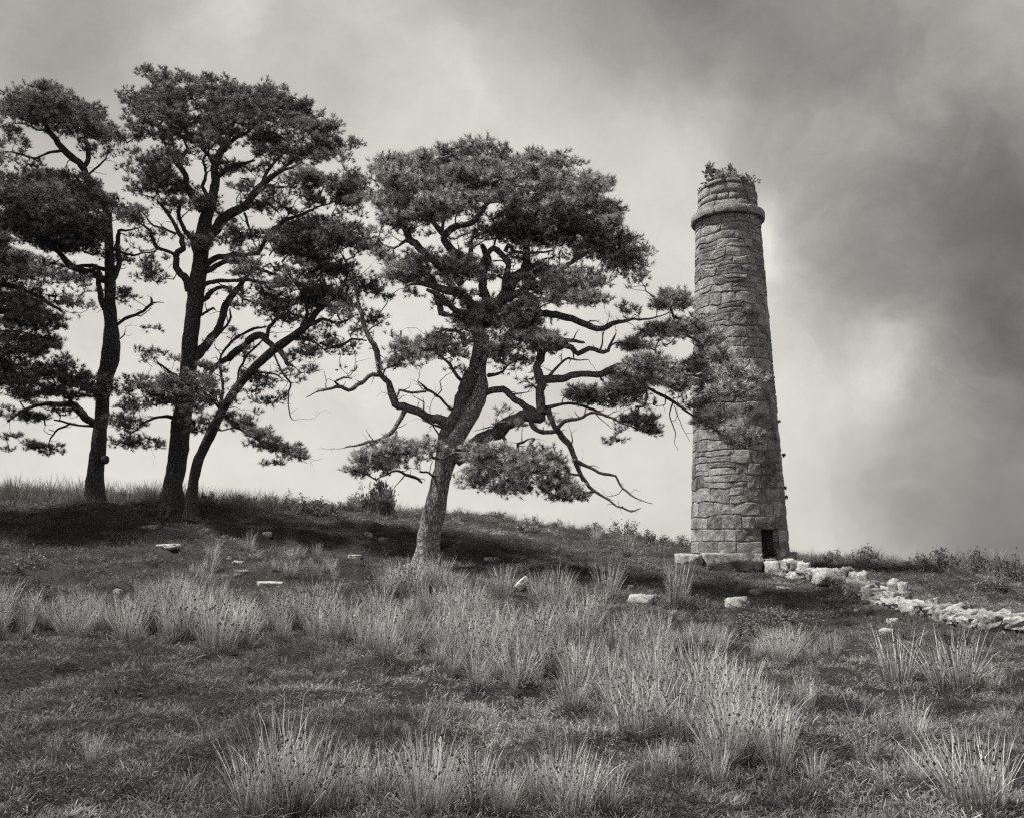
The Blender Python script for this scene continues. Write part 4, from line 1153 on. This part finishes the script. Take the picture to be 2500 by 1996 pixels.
def scatter(name, coll, pos, rotz, tilt, scale, idx, label, cat):
    """one stuff object: instances of the tufts of a collection on points"""
    me = bpy.data.meshes.new(name)
    n = len(pos)
    me.vertices.add(n); me.vertices.foreach_set('co', np.asarray(pos, np.float32).ravel())
    a_ = me.attributes.new('rot', 'FLOAT_VECTOR', 'POINT'); a_.data.foreach_set('vector', np.c_[tilt, rotz].astype(np.float32).ravel())
    a_ = me.attributes.new('siz', 'FLOAT_VECTOR', 'POINT'); a_.data.foreach_set('vector', np.asarray(scale, np.float32).ravel())
    a_ = me.attributes.new('kind_index', 'INT', 'POINT'); a_.data.foreach_set('value', np.asarray(idx, np.int32))
    o = bpy.data.objects.new(name, me); COL.objects.link(o)
    ng = bpy.data.node_groups.new(name + '_nodes', 'GeometryNodeTree')
    ng.interface.new_socket('Geometry', in_out='INPUT', socket_type='NodeSocketGeometry')
    ng.interface.new_socket('Geometry', in_out='OUTPUT', socket_type='NodeSocketGeometry')
    gi, go = ng.nodes.new('NodeGroupInput'), ng.nodes.new('NodeGroupOutput')
    ci = ng.nodes.new('GeometryNodeCollectionInfo'); ci.inputs['Collection'].default_value = coll
    ci.inputs['Separate Children'].default_value = True; ci.inputs['Reset Children'].default_value = True
    ip = ng.nodes.new('GeometryNodeInstanceOnPoints'); ip.inputs['Pick Instance'].default_value = True
    def attr(nm, t):
        q = ng.nodes.new('GeometryNodeInputNamedAttribute'); q.data_type = t; q.inputs['Name'].default_value = nm
        return next(s_ for s_ in q.outputs if s_.enabled and s_.name == 'Attribute')
    L = ng.links.new
    er = ng.nodes.new('FunctionNodeEulerToRotation')
    L(gi.outputs[0], ip.inputs['Points']); L(ci.outputs[0], ip.inputs['Instance'])
    L(attr('kind_index', 'INT'), ip.inputs['Instance Index'])
    L(attr('rot', 'FLOAT_VECTOR'), er.inputs[0]); L(er.outputs[0], ip.inputs['Rotation'])
    L(attr('siz', 'FLOAT_VECTOR'), ip.inputs['Scale'])
    L(ip.outputs[0], go.inputs[0])
    md = o.modifiers.new('scatter', 'NODES'); md.node_group = ng
    tag(o, label, cat, kind='stuff')
    return o

# ---- short turf
def mk(name, args): 
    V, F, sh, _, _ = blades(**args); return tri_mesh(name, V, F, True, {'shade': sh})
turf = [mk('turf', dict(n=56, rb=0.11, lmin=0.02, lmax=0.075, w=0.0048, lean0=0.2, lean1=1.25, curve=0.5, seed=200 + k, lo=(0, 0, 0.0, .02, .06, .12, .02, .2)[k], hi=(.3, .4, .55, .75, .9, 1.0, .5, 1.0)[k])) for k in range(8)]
C_turf = proto_collection('turf_tufts', turf, M_turf)
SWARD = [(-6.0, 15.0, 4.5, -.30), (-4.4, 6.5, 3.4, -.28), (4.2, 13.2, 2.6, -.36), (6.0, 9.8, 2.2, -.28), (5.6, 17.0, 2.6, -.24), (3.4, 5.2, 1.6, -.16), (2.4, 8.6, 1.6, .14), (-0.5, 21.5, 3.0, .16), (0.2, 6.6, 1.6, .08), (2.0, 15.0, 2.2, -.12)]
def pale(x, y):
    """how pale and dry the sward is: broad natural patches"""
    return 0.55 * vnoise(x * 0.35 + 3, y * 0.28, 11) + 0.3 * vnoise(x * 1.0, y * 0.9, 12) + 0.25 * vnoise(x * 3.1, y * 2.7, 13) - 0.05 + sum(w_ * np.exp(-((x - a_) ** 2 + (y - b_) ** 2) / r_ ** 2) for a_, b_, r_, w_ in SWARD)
pts = []
grs = np.random.default_rng(99)
for y0, y1, den in ((3.0, 5, 330), (5, 7, 260), (7, 10, 150), (10, 15, 80), (15, 21, 50), (21, 29, 30)):
    w = 0.62 * y1 + 1.0
    n = int(2 * w * (y1 - y0) * den)
    pts.append(np.c_[grs.uniform(-w, w, n), grs.uniform(y0, y1, n)])
pts = np.concatenate(pts); n = len(pts)
ko = np.array(KEEP_OUT)
def free(x, y):
    ok = np.ones(len(x), bool)
    for a_, b_, r_ in ko: ok &= (x - a_) ** 2 + (y - b_) ** 2 > r_ * r_
    return ok
pts = pts[free(pts[:, 0], pts[:, 1])]; n = len(pts)
z = ground_z(pts[:, 0], pts[:, 1])
pl = pale(pts[:, 0], pts[:, 1])
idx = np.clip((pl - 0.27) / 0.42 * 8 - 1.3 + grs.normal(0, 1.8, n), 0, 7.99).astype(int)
far = np.clip(pts[:, 1] / 9, 1.0, 1.8)
sc_ = grs.uniform(0.7, 1.3, n) * far
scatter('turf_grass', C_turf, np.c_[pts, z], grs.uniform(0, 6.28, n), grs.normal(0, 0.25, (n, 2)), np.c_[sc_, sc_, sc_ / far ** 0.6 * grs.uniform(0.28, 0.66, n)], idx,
        'short matted moorland turf covering the whole slope', 'grass')
print('turf tufts', n)

# ---- tall grass on the crest and thin long grass through the slope
tallg = [mk('tall_grass', dict(n=26, rb=0.13, lmin=0.2, lmax=0.62, w=0.009, lean0=0.05, lean1=0.6, curve=0.35, seed=300 + k, lo=.05 + .06 * k, hi=.45 + .1 * k)) for k in range(6)]
C_tall = proto_collection('tall_grass_tufts', tallg, M_turf)
RID = np.array([[-600, 1225], [0, 1222], [230, 1226], [420, 1240], [560, 1258], [760, 1270], [930, 1275], [1150, 1268], [1300, 1290], [1450, 1310], [1690, 1345], [1930, 1378], [2150, 1402], [2500, 1425], [3000, 1440]])
pts = []
for k in range(2600):
    px = grs.uniform(-150, 2650)
    e = np.interp(px, RID[:, 0], RID[:, 1])
    pts.append((px, e, grs.random()))
pts = np.array(pts)
# the crest strip: a few metres deep behind its front edge
yf = np.array([G(a_, b_)[1] for a_, b_ in RID])
Yq = np.interp(pts[:, 0], RID[:, 0], yf)
Yq = np.minimum(Yq, 24.5) + pts[:, 2] * (29.5 - np.minimum(Yq, 24.5))
Xq = (pts[:, 0] - 1250) / FPX * Yq
keep = np.hypot(Xq - TC[0], Yq - TY) > 1.6
keep &= vnoise(Xq * 0.7, Yq * 0.7, 31) > 0.30
Xq, Yq = Xq[keep], Yq[keep]; n = len(Xq)
s_ = grs.uniform(0.4, 1.05, n) * np.interp(Xq, [-14, -6, 0, 5, 12], [1.15, 0.95, 0.55, 0.55, 0.8]) * (0.6 + 0.8 * vnoise(Xq * 0.9, Yq * 0.9, 33))
scatter('crest_grass', C_tall, np.c_[Xq, Yq, ground_z(Xq, Yq)], grs.uniform(0, 6.28, n), grs.normal(0, 0.12, (n, 2)), np.c_[s_, s_, s_], np.clip(grs.normal(2.2, 1.6, n) , 0, 5).astype(int),
        'long thin grass growing along the crest of the hill against the sky', 'grass')
# scattered long grass over the slope
n = 2600
Y = grs.uniform(4.2, 22, n); X = grs.uniform(-0.62, 0.62, n) * Y
k = free(X, Y) & free(X, Y + 0.3) & (vnoise(X * 0.8, Y * 0.6, 41) > 0.52) & (np.hypot(X - TC[0], Y - TY) > 1.7)
X, Y = X[k], Y[k]; n = len(X)
s_ = grs.uniform(0.15, 0.42, n)
scatter('rough_grass', C_tall, np.c_[X, Y, ground_z(X, Y)], grs.uniform(0, 6.28, n), grs.normal(0, 0.2, (n, 2)), np.c_[s_, s_, s_], np.clip(pale(X, Y) * 7 + grs.normal(0, 1, n), 0, 5).astype(int),
        'sparse longer grass standing here and there in the turf', 'grass')

# ---- rush tussocks: each one a thing
rush_v = []
for k in range(12):
    dense = (230, 280, 340, 190, 260, 300)[k % 6]
    V, F, sh, HV, HF = blades(dense, (0.12, 0.16, 0.21)[k % 3], 0.40, 1.0, 0.0062, 0.05, (0.30, 0.42, 0.55)[k % 3], 0.16, 400 + k, (.0, .04, .12)[k % 3], (.85, .95, 1.0)[(k // 2) % 3], heads=(.34, .16, .24)[k % 3])
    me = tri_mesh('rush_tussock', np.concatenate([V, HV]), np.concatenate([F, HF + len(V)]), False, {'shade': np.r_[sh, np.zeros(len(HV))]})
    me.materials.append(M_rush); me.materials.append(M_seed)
    mi = np.zeros(len(F) + len(HF), np.int32); mi[len(F):] = 1
    me.polygons.foreach_set('material_index', mi)
    rush_v.append(me)
def rush(px, py, hpx, wide, label, group, k=None, g_=None):
    g_ = G(px, py) if g_ is None else g_
    s_ = hpx * depth(g_) / FPX / 0.82
    k = random.randrange(12) if k is None else k
    o = bpy.data.objects.new('rush_tussock', rush_v[k]); COL.objects.link(o)
    o.location = g_; o.rotation_euler = (random.gauss(0, .05), random.gauss(0.04, .05), random.uniform(0, 6.28))
    o.scale = (s_ * wide, s_ * wide, s_)
    tag(o, label, 'rushes', group)
GR = 'rush tussocks on the slope'
HERO = [(690, 1975, 235, .9, 1, 'tallest pale rush tussock at the bottom edge, left of the middle'),
        (640, 1990, 190, 1.1, 2, 'broad rush tussock left against the tallest one at the bottom edge'),
        (745, 1990, 200, 1.1, 5, 'rush tussock right against the tallest one at the bottom edge'),
        (850, 1992, 165, 1.0, 3, 'rush tussock between the tallest one and the bottom middle, lower edge'),
        (2385, 1985, 190, 1.3, 2, 'wide dark-headed rush tussock in the bottom right corner'),
        (2228, 1818, 118, 1.0, 4, 'upright rush tussock alone in the turf above the bottom right corner'),
        (2116, 1885, 92, 1.2, 6, 'dark squat rush tussock, spreading, in lower right turf'),
        (1990, 1925, 98, 1.0, 9, 'dark-based rush tussock, lowest of the lower right cluster'),
        (1899, 1876, 150, .9, 8, 'dense dark-bottomed rush tussock in the lower right cluster'),
        (1743, 1920, 112, 1.0, 5, 'pale fan-shaped rush tussock below the lower right cluster'),
        (1617, 1912, 100, 1.0, 7, 'pale loose rush tussock right of the bottom middle'),
        (1808, 1850, 185, .9, 11, 'tallest pale rush tussock of the lower right cluster'),
        (2190, 1678, 138, 1.2, 10, 'big rush tussock, left of the pair below the wall end'),
        (2330, 1692, 148, 1.2, 2, 'big dark-headed rush tussock, right of the pair below the wall end'),
        (2424, 1702, 78, 1.0, 0, 'low rush tussock at the far right below the wall end'),
        (2029, 1616, 84, .9, 1, 'small spiky rush tussock on the crest of the near hump'),
        (1968, 1742, 102, .9, 4, 'thin rush tussock with tall stems on the near hump'),
        (2159, 1802, 60, 1.1, 6, 'small dark rush tussock left of the lone upright tussock'),
        (1652, 1482, 112, .9, 7, 'tall pale rush tussock beside the half buried boulder'),
        (533, 1592, 140, 1.15, 2, 'large dark-centred rush tussock on the front edge of the rush band'),
        (588, 1578, 120, 1.0, 9, 'dark rush tussock right against the large dark-centred one'),
        (315, 1563, 100, 1.0, 5, 'pale rush tussock leaning left on the front edge of the rush band'),
        (185, 1572, 92, 1.0, 7, 'pale upright rush tussock near the left end of the rush band'),
        (223, 1868, 86, 1.0, 4, 'thin dark rush tussock alone in lower left turf'),
        (125, 1855, 56, 1.2, 6, 'low dark rush tussock in the turf at lower left'),
        (1165, 1682, 70, 1.4, 1, 'spiky rush tussock with dark base below the middle of the rush band'),
        (1400, 1735, 98, 1.0, 8, 'pale spray of rushes right of the spiky tussock, below the band'),
        (1255, 1700, 78, .7, 0, 'thin rush tussock between the spiky tussock and the pale spray'),
        (1455, 1325, 46, 1.0, 4, 'small rush tussock on the slope between centre pine and chimney'),
        (1530, 1362, 62, 1.3, 6, 'dark wide rush tussock on the slope left of the chimney'),
        (1400, 1988, 150, 1.1, 11, 'pale thin rush tussock at the bottom edge, right of the middle'),
        (1040, 1985, 190, 1.0, 8, 'dark-headed rush tussock at the bottom edge in the middle')]
for px, py, h, wd, k, lab in HERO: rush(px, py, h, wd, lab, GR, k)
from math import inf
def inside(poly, x, y):
    c = False; j = len(poly) - 1
    for i in range(len(poly)):
        (xi, yi), (xj, yj) = poly[i], poly[j]
        if (yi > y) != (yj > y) and x < (xj - xi) * (y - yi) / (yj - yi) + xi: c = not c
        j = i
    return c
def rush_field(poly, n, h0, h1, label, group, mind, wide=(.9, 1.3)):
    xs, ys = [q[0] for q in poly], [q[1] for q in poly]
    got, tries = [], 0
    while len(got) < n and tries < n * 60:
        tries += 1
        x, y = random.uniform(min(xs), max(xs)), random.uniform(min(ys), max(ys))
        if not inside(poly, x, y): continue
        if any(abs(x - a_) < mind and abs(y - b_) < mind * 0.45 for a_, b_ in got): continue
        if any(abs(x - q_[0]) < 22 + q_[2] / 2 and -12 < y - q_[1] < (150 if q_[0] == 1274 else 85) for q_ in ROCKS + [(1274, 1436, 40)]): continue
        got.append((x, y))
        rush(x, y, random.uniform(h0 * 0.85, h1 * 1.1) * (0.75 + 0.25 * (y - min(ys)) / (max(ys) - min(ys))), random.uniform(*wide), label(x, y), group)
def zone(front, back, where):
    def f(x, y):
        fy = np.interp(x, [q[0] for q in front], [q[1] for q in front]); by = np.interp(x, [q[0] for q in back], [q[1] for q in back])
        t = (y - by) / max(fy - by, 1)
        row = 'front edge' if t > 0.72 else ('back edge' if t < 0.3 else 'middle rows')
        w = [n_ for a_, n_ in where if x >= a_][-1]
        return 'rush tussock on the band\'s %s, %s' % (row, w) if row != 'middle rows' else 'rush tussock in the band\'s middle, %s' % w
    return f
BF = [(-20, 1570), (300, 1560), (600, 1585), (760, 1560), (900, 1605), (1130, 1655), (1420, 1672), (1680, 1575)]
BB = [(-20, 1490), (250, 1490), (430, 1440), (600, 1455), (800, 1500), (960, 1420), (1200, 1450), (1450, 1455), (1680, 1560)]
WHERE = [(-100, 'at its left end'), (150, 'below the leftmost pine'), (330, 'below the tallest pine'), (480, 'around the large dark-centred tussock'), (640, 'below the row of flat stones'),
         (780, 'left of the centre pine foot'), (930, 'straight below the centre pine trunk'), (1080, 'just right of the centre pine trunk'), (1210, 'below the white tilted stone'),
         (1330, 'between the white stone and the buried boulder'), (1470, 'below the half buried boulder'), (1600, 'at its right end')]
band = zone(BF, BB, WHERE)
rush_field([(-20, 1572), (300, 1560), (600, 1588), (760, 1560), (900, 1600), (800, 1500), (600, 1455), (430, 1440), (250, 1490), (100, 1480), (-20, 1490)], 66, 66, 112, band, 'tussocks of the rush band', 24)
rush_field([(900, 1610), (1000, 1618), (1130, 1655), (1250, 1672), (1420, 1672), (1590, 1640), (1680, 1570), (1600, 1500), (1450, 1455), (1200, 1450), (1080, 1425), (960, 1420), (860, 1450), (840, 1520)], 100, 66, 118, band, 'tussocks of the rush band', 24)
rush_field([(1480, 1690), (1600, 1660), (1760, 1680), (1880, 1760), (1920, 1850), (1800, 1865), (1660, 1850), (1560, 1790), (1490, 1750)], 38, 95, 155,
           lambda x, y: 'rush tussock in the lower right cluster, %s of it' % (('upper left side' if x < 1640 else 'top') if y < 1740 else ('left side' if x < 1680 else ('middle' if y < 1810 else 'bottom'))), 'lower right rush cluster', 30)
rush_field([(600, 1990), (760, 1930), (1000, 1920), (1150, 1940), (1480, 1950), (1500, 1994), (600, 1994)], 20, 90, 170,
           lambda x, y: 'rush tussock in the row along the bottom edge, %s' % ('under the tallest pale tussock' if x < 800 else ('left of the middle' if x < 1000 else ('in the middle' if x < 1220 else 'right of the middle'))), 'rush row along the bottom edge', 45)
rush_field([(1500, 1580), (1700, 1560), (1950, 1590), (2060, 1610), (1900, 1622), (1650, 1590)], 18, 44, 76,
           lambda x, y: 'short pale rush tussock on the rim of the near hump, %s' % ('its left end' if x < 1650 else ('below the round boulder' if x < 1850 else 'its right end')), 'rushes on the rim of the near hump', 20)
rush_field([(400, 1400), (560, 1345), (700, 1350), (860, 1390), (900, 1420), (700, 1440), (450, 1440)], 18, 40, 75,
           lambda x, y: 'thin rush tussock above the rush band, %s' % ('left of the flat stones' if x < 560 else ('among the flat stones' if x < 700 else 'right of the flat stones')), 'rushes among the flat stones', 26)
rush_field([(2040, 1930), (2250, 1900), (2300, 1760), (2480, 1760), (2480, 1900), (2300, 1960)], 6, 40, 70,
           lambda x, y: 'small rush tussock in lower right turf, %s' % ('above the corner tussock' if y < 1880 else 'left of the corner tussock'), 'small rushes on the lower right', 60)

# ---- heather and low shrubs
def shrub_mesh(name, n, seed, leaf, up=0.0, lo=0., hi=1., stems=14, flat=1.0):
    """dome of small leaves (unit radius, unit height) on thin stems"""
    rs = np.random.default_rng(seed)
    cen = nrm(rs.normal(size=(stems, 3)) * np.array([1, 1, .7])); cen[:, 2] = np.abs(cen[:, 2]); cen *= rs.uniform(0.45, 0.95, (stems, 1)) * np.array([1, 1, flat])
    which = rs.integers(0, stems, n)
    p = cen[which] + rs.normal(size=(n, 3)) * 0.12 * np.clip(rs.random((n, 1)) + .4, 0, 1.2)
    p = np.where(rs.random((n, 1)) < 0.3, p * rs.uniform(0.3, 1, (n, 1)), p)
    p[:, 2] = np.abs(p[:, 2])
    d = nrm(rs.normal(size=(n, 3)) + nrm(p) + np.array([0, 0, up])); s_ = nrm(np.cross(d, rs.normal(size=(n, 3)))) * leaf * 0.35
    L_ = leaf * rs.uniform(.7, 1.4, (n, 1))
    V = np.stack([p, p + d * L_ * .5 + s_, p + d * L_, p + d * L_ * .5 - s_], 1).reshape(-1, 3)
    F = (np.arange(n)[:, None, None] * 4 + np.array([(0, 1, 2), (0, 2, 3)])[None]).reshape(-1, 3)
    sh = np.repeat(lo + (hi - lo) * rs.random(n), 4)
    v2, f2 = prisms(rs.normal(size=(stems, 3)) * np.array([.12, .12, 0]) - np.array([0, 0, .05]), cen, np.full(stems, .02), np.full(stems, .008))
    me = tri_mesh(name, np.concatenate([V, v2]), np.concatenate([F, f2 + len(V)]), False, {'shade': np.r_[sh, np.zeros(len(v2))]})
    return me
heath_v = [shrub_mesh('heather_clump', 1500, 500 + k, 0.085, 0.5, 0.0, (.7, .9, 1.0, .6)[k % 4], 20 + k, 0.9) for k in range(6)]
for me in heath_v: me.materials.append(M_heath)
def shrub(px, py, w, h, label, group, k=None, name='heather_clump', cat='shrub', meshes=heath_v):
    g_ = G(px, py); s_ = depth(g_) / FPX
    k = random.randrange(len(meshes)) if k is None else k
    o = bpy.data.objects.new(name, meshes[k]); COL.objects.link(o)
    o.location = g_ + np.array([0, w * s_ * 0.25, -0.02]); o.scale = (w * s_ / 2 * 1.15, w * s_ / 2 * 1.15, h * s_ * 1.25)
    o.rotation_euler = (0, 0, random.uniform(0, 6.28))
    tag(o, label, cat, group)
GH = 'heather clumps along the crest'
for q in [(505, 1238, 60, 40, 'dark heather clump just right of the leaning pine trunk'), (596, 1237, 60, 34, 'low dark heather clump on the crest right of the leaning pine'),
          (660, 1238, 44, 36, 'small dark rounded heather clump left of the long heather mass'), (700, 1242, 40, 44, 'upright dark heather clump at the left end of the heather mass'),
          (752, 1254, 110, 42, 'broad grey heather clump in the middle of the crest left of the centre pine'), (800, 1256, 70, 36, 'heather clump at the right end of the heather mass'),
          (846, 1246, 46, 34, 'very dark rounded bush left of the gorse'), (1135, 1272, 44, 26, 'low tuft on the crest just right of the centre pine trunk'),
          (1215, 1258, 44, 16, 'low heather clump on the crest beneath the drooping pad'), (1355, 1274, 40, 20, 'small heather clump on the crest right of the drooping pad'),
          (1450, 1284, 46, 24, 'dark heather hump on the crest under the drooping branch tips'), (1520, 1300, 90, 40, 'large heather hump on the crest between drooping branches and chimney'),
          (1600, 1318, 70, 34, 'grey heather hump left of the chimney'), (1660, 1335, 60, 30, 'heather clump touching the left side of the chimney foot'),
          (2115, 1380, 90, 44, 'dark heather clump on the crest above the ruined wall'), (2300, 1388, 110, 50, 'big dark heather clump on the crest further right of the wall'),
          (2410, 1402, 90, 56, 'dark heather clump near the right edge on the crest'), (2480, 1425, 80, 70, 'tall dark clump at the right edge above the wall end'),
          (2230, 1400, 80, 30, 'low heather clump between two larger ones on the right crest'), (2040, 1368, 60, 26, 'small heather clump on the crest right of the chimney'),
          (2370, 1470, 70, 34, 'dark bush in the turf behind the lower wall'), (2440, 1440, 90, 40, 'dark heather patch behind the lower end of the wall'),
          (1735, 1530, 90, 46, 'dark low bush in the hollow left of the round boulder'), (1880, 1530, 130, 48, 'dark spreading bush in the hollow below the round boulder'),
          (1960, 1540, 110, 44, 'dark bush in the hollow right of the round boulder'), (1820, 1548, 110, 40, 'low dark bush at the bottom of the hollow'),
          (2010, 1392, 50, 34, 'small leafy bush growing behind the start of the ruined wall'), (1868, 1408, 36, 16, 'low plants at the foot of the plinth below the opening'),
          (40, 1400, 120, 60, 'dark undergrowth at the left edge below the pines'), (60, 1460, 110, 50, 'dark undergrowth at the left edge above the rush band')]:
    shrub(q[0], q[1], q[2], q[3], q[4], GH if q[1] < 1440 else 'dark bushes in the hollow')
gorse = shrub_mesh('gorse_bush', 2200, 700, 0.13, 1.6, 0.1, .9, 26, 1.0); gorse.materials.append(M_heath)
shrub(922, 1250, 84, 66, 'spiky gorse bush standing above the crest left of the centre pine', None, 0, 'gorse_bush', 'bush', [gorse])
thin = shrub_mesh('thin_shrub', 500, 702, 0.10, .4, 0.5, 1, 16, 1.0); thin.materials.append(M_leaf)
shrub(876, 1238, 70, 52, 'thin pale leafy shrub on the crest left of the gorse', None, 0, 'thin_shrub', 'bush', [thin])
sap = shrub_mesh('pine_sapling', 900, 704, 0.14, .6, 0.0, .8, 18, 1.0); sap.materials.append(M_needle)
shrub(1288, 1296, 52, 34, 'small pine sapling alone on the slope behind the centre pine', None, 0, 'pine_sapling', 'sapling', [sap])
# shrub rooted in the top of the chimney
tb = shrub_mesh('chimney_shrub', 1400, 706, 0.16, .3, 0.05, .9, 22, 0.85); tb.materials.append(M_leaf)
o = bpy.data.objects.new('chimney_top_shrub', None); COL.objects.link(o)
top = np.array([TC[0], TY, ZD - 0.05]); o.location = top
tag(o, 'leafy shrub sprouting from the broken top of the chimney', 'shrub')
q = obj('foliage', tb, None, o); q.scale = (0.72, 0.6, 0.58); q.location = (0.03, -0.1, 0)
sp = shrub_mesh('sprig', 160, 707, 0.34, .3, 0.05, .8, 7, 1.0); sp.materials.append(M_leaf)
q = obj('sprig', sp, None, o); q.scale = (0.24, 0.24, 0.34); q.location = (-0.46, -0.1, 0.36)
q = obj('sprig', sp, None, o); q.scale = (0.13, 0.13, 0.22); q.location = (0.08, -0.1, 0.46)
v, f = prisms(np.array([[0., 0, -0.1], [0.1, 0, -.1], [-.1, 0, -.1]]), np.array([[-.42, -.1, .45], [.06, -.1, .42], [.4, -.1, .2]]), np.full(3, .012), np.full(3, .006))
obj('stem', tri_mesh('stem', v, f), M_limb, o)

# moss clumps on the weathered right side of the shaft
mt = shrub_mesh('moss_tuft', 160, 710, 0.5, .2, 0., .5, 6, 0.9); mt.materials.append(M_heath)
for px, py, k in ((1914, 1112, .06), (1916, 1192, .055), (1919, 1216, .075), (1903, 1030, .05), (1888, 922, .04)):
    p_ = P(px, py, TY - 0.05)
    q = obj('moss_tuft', mt, None, tower, p_ - TO); q.scale = (k, k, k); q.rotation_euler = (0, R(70), random.uniform(0, 6))
